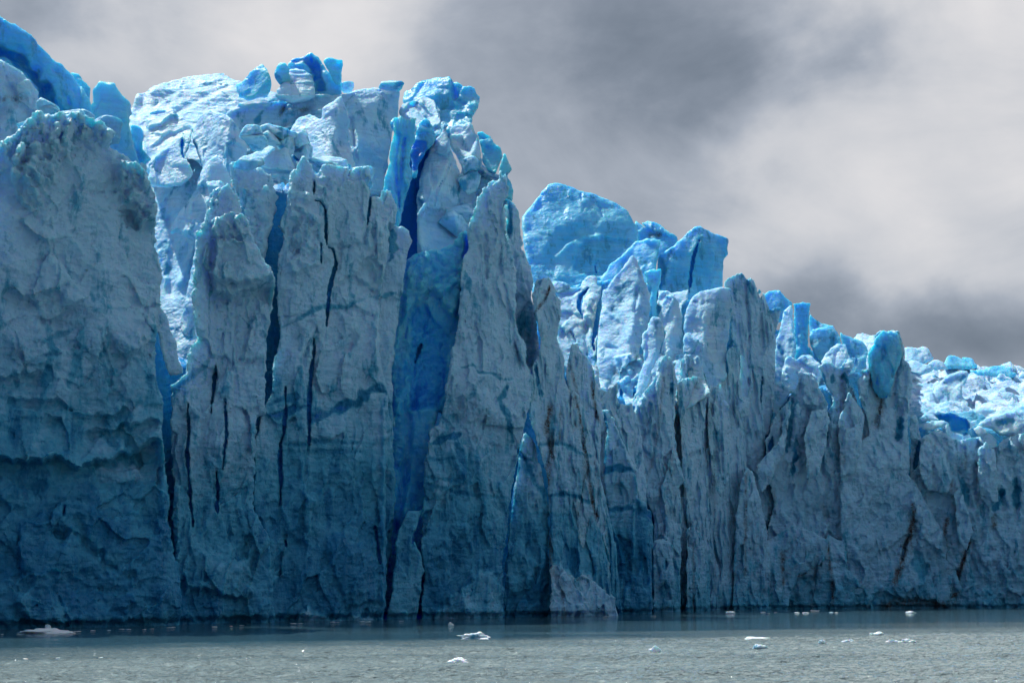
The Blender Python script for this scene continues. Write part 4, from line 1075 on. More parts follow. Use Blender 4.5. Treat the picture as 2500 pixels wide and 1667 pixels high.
# ================= pinnacles right of centre
block('knobbed_ice_column', 'column with a leaning dirty-cracked knob on top, right of the central spire', TW,
      'G 268 885 285 830 300 790 350 778 408 790 432 840 442 900 482 945 486 1020 465 1100 450 1180 475 1260 500 1330 500 1460 545 1568 H 560 150 600 400 650 700 700 1000 780 1200 850 1620 380 1620 395 1100 385 800 340 600 300 480 250 300 280 100 G 275 1460 272 1385 310 1330 335 1240 318 1120 290 1020',
      Dx(1335, 2.5), M_WALL, [
          ('dirt', 'G 408 840 370 920 295 1035', .25, 1.2), ('crack', 'G 400 850 370 920 300 1030', .08, .5), ('band', 'G 300 1400 330 1568', .3, .7), ('band', 'H 300 -20 350 180', .25, .8), ('band', 'G 330 1440 480 1470', .12, .4),
          ('dirt', 'H 400 270 380 400 420 560 390 700 380 800', .9, 1.0), ('dirt', 'H 380 1080 400 1200 410 1330', .5, 1.0), ('dirt', 'H 470 300 470 480', .35, .6), ('dirt', 'H 560 0 600 200 640 360', .4, .55),
          ('dirt', 'H 630 620 650 800 690 950 720 1020', .4, .7), ('band', 'H 300 515 480 510 560 550 640 590', .3, .55), ('band', 'H 405 865 510 855 620 880 680 915', .22, .85), ('dirt', 'H 670 910 720 930', .3, .6),
          ('poly', 'H 490 1200 600 1250 590 1430 540 1450', .7, 0, .35), ('poly', 'H 410 1330 470 1340 600 1450 760 1600 440 1600', -1.0, .3, -.5), ('poly', 'H 600 1400 680 1400 850 1600 640 1600', -.6, .5, -.5), ('groove', 'H 400 880 390 1300', .5, 1.0),
          ('groove', 'G 300 1060 330 1150', .4, .5), ('band', 'H 390 1000 560 1000', .3, .3), ('groove', 'H 500 900 590 1100 600 1300', .5, -.8)],
      s=1.2, T=7, bgrad=(8, 24), facet=.4, fc=(2.2, 7), flute=.42, fl=1.8, lump=.22, tap=.2)
block('fluted_ice_shoulder', 'ragged fluted shoulder streaked with brown dirt, below the bright blue hollow', TW,
      'G 535 1260 548 1228 590 1226 605 1285 650 1330 690 1375 705 1440 740 1560 H 750 240 770 330 745 420 750 560 740 700 800 960 850 1200 920 1620 640 1620 620 1100 560 500 530 200 500 0 G 510 1400', Dx(1435, 0), M_WALL,
      [('dirt', 'G 540 1380 560 1480 H 545 0 600 220', .35, .7), ('dirt', 'H 690 100 710 280 740 360', .5, .9), ('dirt', 'H 600 200 640 380', .4, .8), ('dirt', 'H 640 640 660 820 720 1010', .45, .9), ('band', 'H 550 540 620 580 720 610', .35, .7), ('band', 'H 560 880 680 910 780 940', .2, .8)],
      s=1.4, T=6, bgrad=(7, 22), facet=.4, fc=(2, 7), flute=.5, fl=1.7, lump=.22, tap=.2)
block('blue_banded_pinnacle', 'slender pinnacle crossed by a bright blue band, left of the wide fluted wall', TW,
      'H 755 280 775 265 805 268 820 320 850 330 860 400 890 470 915 540 950 600 978 680 985 740 1005 790 1005 880 1060 925 1105 1000 1108 1200 1100 1400 1098 1500 1110 1620 820 1620 830 1350 810 1150 790 1000 765 720 770 560 785 450', Dx(1530, -1), M_WALL,
      [('band', 'H 755 715 830 680 900 680 980 710', .55, 1.1), ('band', 'H 770 560 765 720', .4, .8), ('band', 'H 770 300 780 440', .35, .9), ('band', 'H 795 965 880 955 960 945', .35, .85), ('band', 'H 980 970 1060 990 1100 1030', .8, .7),
       ('poly', 'H 985 900 1110 950 1110 1420 1050 1500 985 1300', .4, 0, .25), ('band', 'H 885 740 885 860', .3, .4), ('groove', 'H 850 400 930 600 985 760 1005 890', .4, -.7), ('groove', 'H 970 950 975 1300', .5, -1.0), ('poly', 'H 830 1120 950 1180 960 1530 850 1400', .7, 0, .3)],
      s=.5, T=6, bgrad=(8, 24), facet=.45, fc=(2, 6), flute=.25, lump=.2, tap=.2)
block('big_blue_ice_dome', 'very large smooth blue dome rising on the skyline right of the central spire', BK,
      'G 198 365 240 300 290 240 320 195 350 160 385 128 430 118 490 124 560 150 625 178 700 195 780 225 850 255 900 280 945 325 975 385 1000 405 1008 480 1000 600 800 900 600 1100 300 1000 230 700 205 480',
      372, M_BLUE, [('step', 'G 430 620 560 520 620 480 760 480', -.7, 5), ('poly', 'G 585 600 640 520 760 500 990 520 800 760 700 770 560 730', .9, 0, .25), ('crack', 'G 612 185 615 250', .3, 1.), ('crack', 'G 640 265 620 340', .15, .8),
                             ('crack', 'G 720 260 745 310 765 375', .3, 1.2), ('crack', 'G 935 490 915 580', .2, 1.), ('crack', 'G 735 640 710 690 715 760', .3, 1.4), ('groove', 'G 300 320 330 280 340 210', .8, .5), ('groove', 'G 820 440 790 450', .7, .5),
                             ('band', 'G 260 470 500 520 560 500', .2, .35), ('band', 'G 640 470 800 500', .2, .35), ('band', 'G 900 500 960 400', .4, .3)],
      s=.1, lean=.5, T=15, facet=.2, fc=(8, 7), bulge=1.6, bl=(14, 12), lump=.35, strata=.10, k=1.6, edge=.3, blue=.0)
block('ice_apron', 'shadowy blue slope of ice filling the hollows behind the pointed blade and broad topped block', 'ice wall',
      'G 300 930 430 850 700 800 900 790 1140 830 1160 900 1300 930 1600 890 1700 910 1730 1250 1700 1700 300 1700', 347, M_BLUE, [], s=.1, lean=.1, T=6, facet=1.2, fc=(5, 8), blue=.35)
block('far_ice_hummock', 'low blue hummock on the skyline between the big dome and the split block', BK,
      'G 975 400 990 382 1010 400 1055 430 1020 400 1060 378 1110 398 1160 415 1200 450 1240 475 1270 500 1290 640 1000 640 990 480', 395, M_BLUE, [('dirt', 'G 1090 480 1140 485', .9, .8), ('step', 'G 1060 440 1180 480 1260 500', .8, 3)], s=.1, lean=.5, T=8, facet=.6, blue=.05)
block('split_blue_block', 'tall blue block split by a dark vertical cleft on the skyline', TW,
      'G 1135 620 1165 590 1240 545 1300 490 1350 450 1382 420 1420 412 1470 435 1520 455 1580 465 1625 488 1618 600 1595 640 1585 720 1590 850 1560 960 1280 960 1150 900 1120 720', 356, M_BLUE,
      [('crack', 'G 1425 510 1400 580 1375 660 1362 760 1352 880', .55, 4), ('prism', 'G 1430 410 1420 520 1380 660 1360 850', .25, .30), ('step', 'G 1480 760 1520 680 1600 640', .5, 3), ('band', 'G 1140 600 1170 700 1150 850', .9, .5)],
      s=.1, lean=.22, T=10, facet=.4, fc=(5, 6), lump=.3, k=1.0, blue=.15)
block('sloping_ice_plate', 'smooth sloping plate with a flat top, leaning against the big dome', SL,
      'G 740 850 745 780 800 700 880 630 950 560 985 520 1060 508 1130 520 1162 516 1150 600 1125 720 1140 800 1100 900 800 960', 352, M_BLUE, [('step', 'G 960 540 1140 525', .3, 2)], s=-.2, lean=.5, T=7, facet=.25, lump=.25)
block('pointed_ice_blade', 'large pointed blade like a spearhead, pale on the left and dark on its right edge', SP,
      'G 745 990 760 850 795 845 810 800 850 750 900 690 940 640 962 612 990 640 1030 720 1055 800 1085 860 1090 960 1080 1050 1020 1240 1020 1300 900 1400 860 1568 700 1568 712 1400 722 1180 730 1040', 308, M_SNOW,
      [('prism', 'G 962 612 1000 760 990 900 960 1100 930 1300', .18, 1.1), ('band', 'G 830 900 880 840 960 800', .8, .25), ('band', 'G 830 960 900 1100', .7, .25), ('groove', 'G 1000 830 980 1000', .4, .9), ('groove', 'G 780 1000 880 1060 940 1200', .5, -.6),
       ('groove', 'G 790 1245 860 1260', .4, .7), ('dirt', 'G 830 1400 870 1440', .9, .45), ('poly', 'G 850 1320 1000 1280 980 1400 860 1440', -.5, .8, 0)],
      s=-.3, lean=.42, T=6, facet=.25, fc=(4, 8), lump=.2, k=.6, blue=.05, tap=.05)
block('hidden_ice_wedge', 'flat topped wedge peeping out behind the right side of the pointed blade', BK,
      'G 1040 735 1100 722 1162 714 1155 800 1130 900 1130 1040 1060 1040 1085 860 1050 800', 342, M_BLUE, [('step', 'G 1050 760 1100 755 1105 780', .4, 2)], s=-.2, lean=.2, T=5, facet=.3)
block('sunlit_ice_shelf', 'sunlit shelf with snow patches between the knobbed column and the pointed blade', BK,
      'G 410 800 440 792 500 805 550 840 600 830 660 760 720 755 725 830 755 835 740 1000 720 1280 700 1320 740 1400 760 1560 560 1560 440 1240 440 900', Dx(1430, 20), M_SNOW,
      [('crack', 'G 660 850 610 900 600 980 625 1060', .6, 3), ('crack', 'G 745 920 720 1100 690 1220 705 1280', .7, 3.2), ('groove', 'G 450 890 550 880 600 860', .5, 1.2), ('crack', 'G 530 1130 560 1170 575 1220', .3, 1.3), ('groove', 'G 640 1100 655 1300', .4, .8),
       ('poly', 'G 640 920 690 890 740 930 700 1100 640 1040', -1.2, .1, 0), ('step', 'G 450 1000 540 1000 640 1050', .8, 5), ('band', 'G 660 1250 700 1380', .6, .7)],
      s=.1, lean=.58, T=10, facet=.7, fc=(4, 5), lump=.28, blue=-.05)
block('oval_ice_flake', 'white oval flake lying beneath the big dome beside the knobbed column', CH,
      'G 408 810 430 792 480 800 530 820 555 845 520 870 450 890 420 860', Dx(1370, 26), M_SNOW, [], s=.1, lean=.6, T=4, facet=.2, tap=.4)
block('sunlit_rubble_hollow', 'bright hollow full of sunlit rubble under the pointed blade', 'ice wall',
      'G 700 1400 850 1300 960 1300 1080 1300 1300 1300 1420 1300 1500 1568 H 1300 300 900 420 740 300 700 0', 300, M_SNOW,
      [('poly', 'G 880 1330 1050 1300 1050 1480 960 1568 860 1500', -.6, 1.2, 0), ('crack', 'H 880 130 900 240', .35, 2), ('crack', 'H 975 130 985 210', .35, 2), ('groove', 'G 960 1380 1040 1390', .5, .9)],
      s=-.1, lean=.7, T=9, facet=.7, fc=(3, 4), lump=.3, tap=.03)
block('ragged_ice_rib', 'snowy ribbed slope behind the blue banded pinnacle', TW,
      'H 690 330 735 140 790 150 830 110 865 85 860 160 870 240 910 235 960 240 1000 330 1030 480 1060 800 1080 1950 690 1950', Dx(1530, 5), M_WALL,
      [('groove', 'H 850 340 900 480 980 680', .5, -1.2), ('step', 'H 860 300 930 340 1000 480', .5, 2), ('dirt', 'H 700 250 740 500', .4, .6)], s=1.0, lean=.1, T=6, facet=.6, fc=(2, 5), flute=.4, fl=1.8, bgrad=(4, 18))
block('ice_needle', 'slender leaning needle, brightly lit, in front of the pointed blade', SP,
      'G 1028 1160 1062 1120 1075 1060 1092 1040 1098 1010 1112 1035 1150 1045 1180 1100 1182 1160 1165 1240 1150 1290 1110 1380 1060 1568 H 1000 180 960 250 990 80 G 985 1568 1000 1460 1040 1340 1018 1240', Dx(1580, 8), M_SNOW,
      [('prism', 'G 1100 1010 1150 1180 1080 1400 1010 1568', .3, .7), ('groove', 'G 1070 1100 1060 1300', .3, .3)], s=-.3, lean=.32, T=4, facet=.3, fc=(2, 6), lump=.2, k=.6, blue=.1)
block('narrow_ice_peak', 'narrow peak with a bright crest between the needle and the broad topped block', SP,
      'G 1130 1080 1150 1000 1175 950 1195 900 1235 884 1268 915 1290 970 1305 1030 1310 1170 1322 1300 1330 1500 1150 1560 1160 1250 1185 1150', Dx(1640, 9), M_SNOW,
      [('prism', 'G 1230 884 1260 1050 1200 1240', .4, .8), ('step', 'G 1150 980 1200 930 1260 960', .4, 2)], s=-.2, lean=.35, T=6, facet=.45, fc=(3, 6), blue=.06)
block('broad_topped_block', 'big block with a flat snowy top, lit on the left and dark on the right', TW,
      'G 1308 1060 1318 1010 1340 950 1365 900 1410 868 1480 850 1560 836 1646 838 1648 950 1635 1070 1622 1200 1600 1300 1620 1440 1565 1510 1500 1568 H 1500 400 1300 400 G 1330 1500 1320 1300', Dx(1720, 5), M_SNOW,
      [('prism', 'G 1570 836 1540 950 1480 1080 1430 1260 1430 1500', .35, .75), ('band', 'G 1380 930 1450 960', .5, .25), ('poly', 'G 1480 1080 1640 840 1640 1250 1500 1568 1430 1568 1430 1300', .2, 0, 0), ('groove', 'G 1550 1470 1600 1480', .4, .7),
       ('poly', 'G 1310 1160 1350 1150 1420 1210 1400 1270 1320 1300', -1., .1, 0)], s=-.1, lean=.28, T=9, facet=.35, fc=(4, 8), lump=.25, k=.6, blue=.06)
block('tilted_plate_ice', 'thin tilted plate lying between the narrow peak and the split block', SL,
      'G 1130 960 1140 860 1210 860 1240 875 1300 860 1358 848 1340 930 1300 960 1300 1060 1250 1080 1180 1000', 340, M_SNOW, [('step', 'G 1140 900 1220 880', .4, 1.5), ('groove', 'G 1220 870 1290 950', .3, .6)], s=-.1, lean=.7, T=5, facet=.5)
block('hooked_ice_fragment', 'angular hooked fragment in the cleft left of the broad topped block', CH,
      'G 1308 1170 1345 1150 1380 1190 1422 1200 1400 1260 1350 1300 1310 1290', Dx(1680, 2.5), M_SNOW, [], s=-.1, lean=.4, T=4, facet=.5, blue=.2)
block('horned_ice_tower', 'grey tower with a horned crest in front of the needle and narrow peak', TW,
      'G 1128 1400 1140 1330 1190 1295 1240 1320 1256 1360 1262 1440 1280 1490 H 1275 90 1260 200 1250 400 1280 700 1300 1000 1290 1620 1000 1620 1100 1400 1108 1000 1010 800 1050 700 1000 600 1000 450 950 310 975 250 1040 140 1150 55 G 1100 1500', Dx(1600), M_WALL,
      [('prism', 'G 1190 1295 1230 1420 H 1160 50 1180 400', .5, .2), ('groove', 'H 1240 0 1250 400', .3, -.5), ('poly', 'H 960 300 1040 180 1120 230 1100 420 1000 440', -.5, .5, -.1), ('crack', 'H 1180 320 1150 420 1120 520', .15, .8), ('dirt', 'H 1180 60 1150 340 1110 600 1040 800', .4, .5),
       ('step', 'H 1130 500 1230 480', .3, 2), ('band', 'H 1240 90 1235 160', .5, .8), ('groove', 'H 1220 700 1270 830 1260 1000', .5, -1), ('groove', 'H 1170 1140 1250 1220 1240 1300', .4, -.8)],
      s=.9, T=9, bgrad=(2, 12), facet=.5, fc=(2.4, 6), flute=.55, fl=2.0, lump=.28, tap=.12)
block('jumbled_ice_slope', 'jumbled rubbly slope with a round boulder, below the broad topped block', TW,
      'G 1290 1340 1330 1300 1400 1345 1440 1400 1470 1450 1480 1568 H 1500 200 1490 700 1500 1620 1250 1620 1260 800 1240 400 1265 100 G 1280 1480', Dx(1690, 1), M_WALL,
      [('poly', 'G 1260 1400 1470 1400 1480 1568 H 1460 250 1260 260', -.3, 1.0, .15), ('band', 'G 1340 1400 1350 1480 1300 1540', .5, .7), ('dirt', 'H 1300 340 1300 480', .35, .7), ('dirt', 'H 1290 640 1300 740', .8, .6), ('dirt', 'H 1250 960 1220 1080', .5, .8), ('dirt', 'H 1320 1000 1310 1500', .5, .35)],
      s=1.2, T=9, bgrad=(0, 8), facet=.5, fc=(2.2, 6), flute=.5, fl=2.0, lump=.3)
lump('ice_chunk', 'round white boulder caught on the jumbled slope below the broad topped block', CH,
     tuple((lambda r, D: (r[0] * D / r[1], D, CAMZ + r[2] * D / r[1]))(ray(1682, 936), Dx(1690, -.5))), (5.5, 5, 5), M_SNOW, seed=301, group='loose chunks on the high plateau', amp=.15)
block('wide_fluted_wall', 'wide vertical wall with fine brown stained flutes and narrow blue slits', TW,
      'G 1480 1500 1560 1520 1620 1430 1600 1300 1640 1250 1700 1250 1700 1500 H 1720 200 1750 700 1780 1620 1450 1620 1440 900 1450 300', Dx(1780, 1), M_WALL,
      [('crack', 'H 1450 640 1435 760 1400 900', .4, 3), ('crack', 'H 1465 840 1440 940 1435 1010', .4, 2.5), ('crack', 'H 1475 1010 1455 1160', .35, 2.5), ('crack', 'H 1430 1140 1415 1260', .4, 2.5), ('dirt', 'H 1520 500 1530 1500', .8, .25),
       ('poly', 'G 1600 1250 1700 1250 1690 1400 1640 1420', 0.2, 0, .35), ('groove', 'H 1560 300 1600 250 1640 900', .5, -1.0), ('dirt', 'H 1640 900 1650 1040', 1.0, .4), ('dirt', 'H 1730 700 1740 1568', .5, .4), ('dirt', 'H 1460 1100 1470 1500', .4, .3)],
      s=1.2, T=9, bgrad=(-3, 5), facet=.45, fc=(2.6, 9), flute=.6, fl=2.2, lump=.25)
block('dark_ice_rampart', 'dark sheer rampart with a ragged teal crest, tallest wall on the right half', TW,
      'G 1590 800 1610 778 1640 760 1675 748 1705 744 1730 760 1738 790 1770 780 1795 800 1808 840 1830 890 1858 880 1880 900 I 130 300 155 360 178 320 205 380 225 450 245 520 262 600 262 760 255 1050 215 1282 190 1290 180 1568 J 190 150 260 350 200 560 160 1000 150 1140 -120 1140 -60 200 H 1620 500 1690 300 G 1700 1300 1640 1200 1625 1000',
      Dx(1850, 0), M_WALL,
      [('poly', 'G 1600 750 1740 750 1780 900 1720 960 1640 960', -.2, .1, .22), ('band', 'G 1750 780 1790 900', .9, .5), ('groove', 'G 1740 820 1760 1100 1760 1500', .6, 1.2), ('groove', 'G 1830 900 1840 1300', .5, 1.1), ('groove', 'I 165 400 175 700', .5, 1.0),
       ('crack', 'H 1850 60 1840 260', .2, 1.2), ('band', 'H 1690 60 1695 140', .3, .5), ('poly', 'H 1690 180 1770 220 1750 340 1680 330', -1.2, .1, 0), ('band', 'H 1680 220 1690 320', .5, .8), ('step', 'H 1720 430 1870 445', .6, 2),
       ('band', 'H 1565 300 1570 420', .4, .6), ('dirt', 'H 1740 700 1720 1200 1740 1500', .5, .4), ('dirt', 'J 55 100 40 400 30 700', .5, .45), ('dirt', 'H 1650 650 1640 1500', .7, .22), ('groove', 'H 1760 650 1830 740 1880 900', .6, -.8)],
      s=.8, T=11, bgrad=(-3, 5), facet=.5, fc=(3, 10), flute=.5, fl=2.4, lump=.28, tap=.08, res=1.45)
# ================= right end of the front
block('hooked_ice_spur', 'dark hooked spur jutting from the right edge of the tall rampart', SP,
      'I 195 400 220 432 262 425 308 404 302 450 288 520 262 630 250 700 215 640 200 500', Dx(1890, 4), M_WALL, [('band', 'I 215 440 290 430', .7, .4)], s=.3, T=4, facet=.3, k=.6, blue=.25)
block('far_pale_block', 'pale blue flat topped block on the skyline behind the tall rampart', BK,
      'I 160 380 190 322 220 302 292 298 330 350 382 392 360 500 220 540', Dx(1890, 50), M_BLUE, [], s=0, lean=.35, T=8, facet=.4, blue=-.02)
block('blue_ice_bank', 'deep blue bank of ice behind the leaning plate and square topped column', 'ice wall',
      'I 180 540 330 580 500 700 600 760 700 770 880 800 910 1300 190 1300', Dx(2000, 44), M_BLUE, [], s=.1, lean=.1, T=6, facet=1.2, fc=(5, 6), blue=.3)
block('twin_ice_plate', 'leaning pale plate left of the square topped column on the right skyline', SL,
      'I 255 800 262 640 285 560 312 440 340 405 372 395 385 500 395 600 450 700 455 800 330 950 250 950', Dx(1910, 34), M_SNOW, [('band', 'I 285 680 310 740', .6, .8), ('prism', 'I 370 395 365 560 420 720', .2, 1.0), ('band', 'I 350 650 430 700', 1.0, .4)], s=-.1, lean=.3, T=6, facet=.35, blue=.1, k=.6)
block('square_topped_column', 'square topped blue column on the right skyline', TW,
      'I 378 395 430 382 506 384 498 460 490 560 488 680 522 740 520 850 400 850 395 700 385 560', Dx(1950, 32), M_BLUE, [('groove', 'I 400 420 410 680', .6, .8), ('groove', 'I 450 500 480 740', .5, .4)], s=-.1, lean=.15, T=6, facet=.3, blue=.1, k=.6)
block('dirt_edged_slope', 'blue slope with a thin dark edge falling right from the square topped column', BK,
      'I 495 455 515 485 545 505 590 522 640 540 660 600 500 640 485 560', Dx(2000, 44), M_BLUE, [('dirt', 'I 515 478 550 508 590 524', .25, 1.4)], s=0, lean=.4, T=8, facet=.3, blue=.15)
block('faceted_blue_boulder', 'faceted blue boulder with a grimy hollow right of the square topped column', BK,
      'I 490 610 512 565 560 552 610 548 655 540 680 570 705 620 715 665 690 760 600 820 540 760 500 680', Dx(1990, 30), M_BLUE, [('dirt', 'I 520 650 600 640', .8, .45), ('prism', 'I 610 548 640 600 700 660', .3, .6), ('dirt', 'I 630 620 680 640', .4, .5)], s=0, lean=.45, T=8, facet=.5, blue=.08)
block('smooth_blue_wedge', 'long smooth blue wedge sloping down toward the tall knobbed tower', BK,
      'I 690 582 750 612 800 628 860 650 892 692 885 800 850 900 780 920 740 740 708 650', Dx(2050, 34), M_BLUE, [('groove', 'I 760 700 800 790', .8, .6)], s=0, lean=.45, T=9, facet=.3, blue=.15)
block('sunlit_ice_dome_lump', 'white lump catching the sun in the notch left of the tall knobbed tower', BK,
      'I 570 790 600 740 640 690 680 672 740 672 755 720 778 770 730 820 600 860', Dx(2040, 20), M_SNOW, [('step', 'I 600 760 700 700 750 690', .5, 2)], s=-.1, lean=.6, T=7, facet=.6)
block('scalloped_ice_mound', 'scalloped sunlit mound between the tall rampart and the sunlit notch', BK,
      'I 295 880 310 820 330 755 370 750 400 770 440 745 485 738 520 755 545 790 580 810 590 870 560 960 450 1000 280 1000', Dx(1970, 10), M_SNOW, [('band', 'I 465 760 475 800', .4, .7), ('groove', 'I 440 900 500 870', .5, .8), ('band', 'I 320 930 400 1000', 1.2, .2)],
      s=-.1, lean=.5, T=8, facet=.9, fc=(3.5, 4), lump=.35)
block('glowing_ice_knuckle', 'glowing pale knuckle of ice just right of the tall rampart', BK,
      'I 235 1150 245 980 262 920 300 925 345 960 362 1000 345 1060 290 1110 262 1180 240 1260 215 1280', Dx(1895, 6), M_SNOW, [('groove', 'I 270 960 340 1000', .4, .4), ('band', 'I 240 1180 262 1150', .8, .6)], s=.1, lean=.45, T=6, facet=.5, blue=.1)
block('grooved_ice_wall', 'wide grooved wall with blue grooves below the scalloped mound', TW,
      'I 190 1330 212 1290 240 1180 290 1110 345 1060 362 1010 400 960 430 900 435 870 500 868 540 910 560 970 600 1040 625 1085 615 1130 650 1080 640 1000 590 920 560 830 585 790 640 788 690 830 720 810 740 772 806 768 800 830 770 880 762 950 800 1000 830 1090 880 1120 950 1300 1000 1568 J 1000 1140 -40 1140 130 1140 170 800 200 560 250 350 200 150',
      Dx(2000, -1), M_WALL, [
          ('crack', 'I 240 1300 220 1440', .7, 2.0), ('band', 'I 375 1050 365 1200 340 1400', .7, .7), ('band', 'I 405 1300 380 1568', .7, .6), ('band', 'J 405 0 375 160', .6, .5), ('band', 'I 630 1130 600 1330', .6, .7), ('groove', 'I 375 1050 350 1400', .9, 2.2), ('groove', 'I 630 1130 600 1350', .8, 2.0), ('groove', 'I 490 1120 480 1300', .8, 1.6),
          ('groove', 'I 720 900 740 1200', .8, 2.0), ('groove', 'I 300 1150 290 1350', .6, 1.6), ('poly', 'I 440 870 500 870 610 1050 540 1110 450 1100', -1.4, .4, -.1), ('step', 'I 460 1110 500 1120 610 1080', 1.2, 6), ('band', 'I 500 1160 560 1190', .9, .5), ('band', 'I 580 870 585 960', .9, .8), ('band', 'I 730 860 760 960', .8, .7),
          ('band', 'I 650 860 650 940', .5, .7), ('poly', 'I 715 810 800 770 790 830 740 860', -1.2, .1, -.2), ('crack', 'J 165 250 165 320', .5, 2), ('crack', 'J 210 180 205 330', .35, 2),
          ('dirt', 'J 250 280 240 420', .9, .55), ('dirt', 'J 310 700 315 900', .6, .55), ('dirt', 'J 590 380 600 440', .8, .35), ('dirt', 'J 615 600 615 760 650 900 650 1050', .45, .75), ('dirt', 'J 200 560 150 1050', 1.0, .7), ('dirt', 'J 40 960 45 1050', .8, .5), ('dirt', 'J 220 850 220 1050', .6, .5),
          ('poly', 'J 330 800 500 760 560 740 560 850 400 870', -1.0, .4, -.25), ('poly', 'J 640 540 740 610 740 640 640 600', -.8, .2, -.3), ('poly', 'J 560 640 600 580 740 620 700 680 640 740 570 740', .9, .0, .15), ('band', 'J 680 930 670 1010', .8, .9), ('poly', 'J 620 700 740 780 1000 1000 1000 1120 500 1100 520 900', -.5, .5, -.15)],
      s=.45, T=11, facet=.6, fc=(3.4, 6), flute=.45, fl=3.0, lump=.35, fine=.2, tap=.08, res=1.45, bgrad=(-3, 7), blue=.03)
block('knobbed_ice_tower', 'tall rounded blue tower with a domed cap, rightmost high tower of the front', TW,
      'I 925 668 940 610 960 585 995 570 1060 572 1105 582 1130 640 1148 740 1140 780 1165 790 1192 840 1208 920 1195 990 1180 1060 1172 1200 1175 1400 1180 1568 J 1195 180 1240 250 1300 360 1350 470 1420 560 1600 1140 700 1140 700 0 I 900 1300 870 1140 830 1060 818 930 850 845 882 838 885 740 900 695',
      Dx(2180, -3), M_WALL, [
          ('poly', 'I 900 540 1180 540 1160 760 1080 900 1040 1040 920 1040 860 900 880 700', -.3, .05, .15), ('step', 'I 900 695 960 688 1010 692', .6, 3), ('band', 'I 930 880 1040 1020 ', 1.3, .5), ('poly', 'I 820 900 900 900 930 1040 900 1120 840 1060', -.3, .4, .2),
          ('groove', 'I 1110 760 1080 900 1060 1100', .7, 1.4), ('band', 'I 1120 1180 1100 1320', .8, .8), ('groove', 'I 1120 1100 1100 1330', .8, 1.6), ('dirt', 'I 960 1000 985 1100 960 1220', 1.0, .8), ('groove', 'I 1150 800 1140 1000', .6, .8), ('groove', 'I 930 1100 960 1250', .8, 1.0),
          ('dirt', 'J 1205 380 1205 520 1150 640 1130 760 1080 900', .75, 1.3), ('crack', 'J 1190 540 1150 640 1125 760', .25, 1.2), ('poly', 'J 900 380 1040 360 1050 420 960 420', .8, .1, .2), ('poly', 'J 1210 650 1260 700 1310 800 1270 900 1190 780', .9, 0, .45),
          ('poly', 'J 1220 190 1400 520 1420 700 1250 600 1180 400', -.6, .7, -.15), ('dirt', 'J 1180 480 1190 700', .5, .5), ('poly', 'J 900 1040 1000 960 1100 1010 1240 1010 1420 1060 1460 1140 900 1140', 1.3, 0, 0), ('dirt', 'J 1000 1060 1230 1030 1440 1060', 1.2, .9)],
      s=.35, T=11, facet=.55, fc=(4, 6), flute=.3, fl=3.2, lump=.4, fine=.2, tap=.1, bgrad=(-3, 6), res=1.4, k=1.3)
block('blue_tower_cap', 'glowing blue domed cap on the tall rounded tower at right', BK,
      'I 925 668 940 610 960 585 995 570 1060 572 1105 582 1130 640 1142 730 1120 800 1095 880 1060 980 1030 1050 960 1040 920 960 905 880 884 838 886 740 902 696', Dx(2170, -2) - 4.6, M_BLUE,
      [('step', 'I 900 695 960 688 1010 692', .9, 4), ('groove', 'I 1000 690 1015 740 960 800', .5, .7), ('groove', 'I 1090 740 1060 900', .5, .7), ('band', 'I 940 860 960 1000 1040 1040', 1.4, .5)], s=.35, T=6, facet=.6, lump=.4, k=1.4, tap=.3)
BT, BG = 'ice buttress', 'buttresses standing out from the fluted right half of the front'
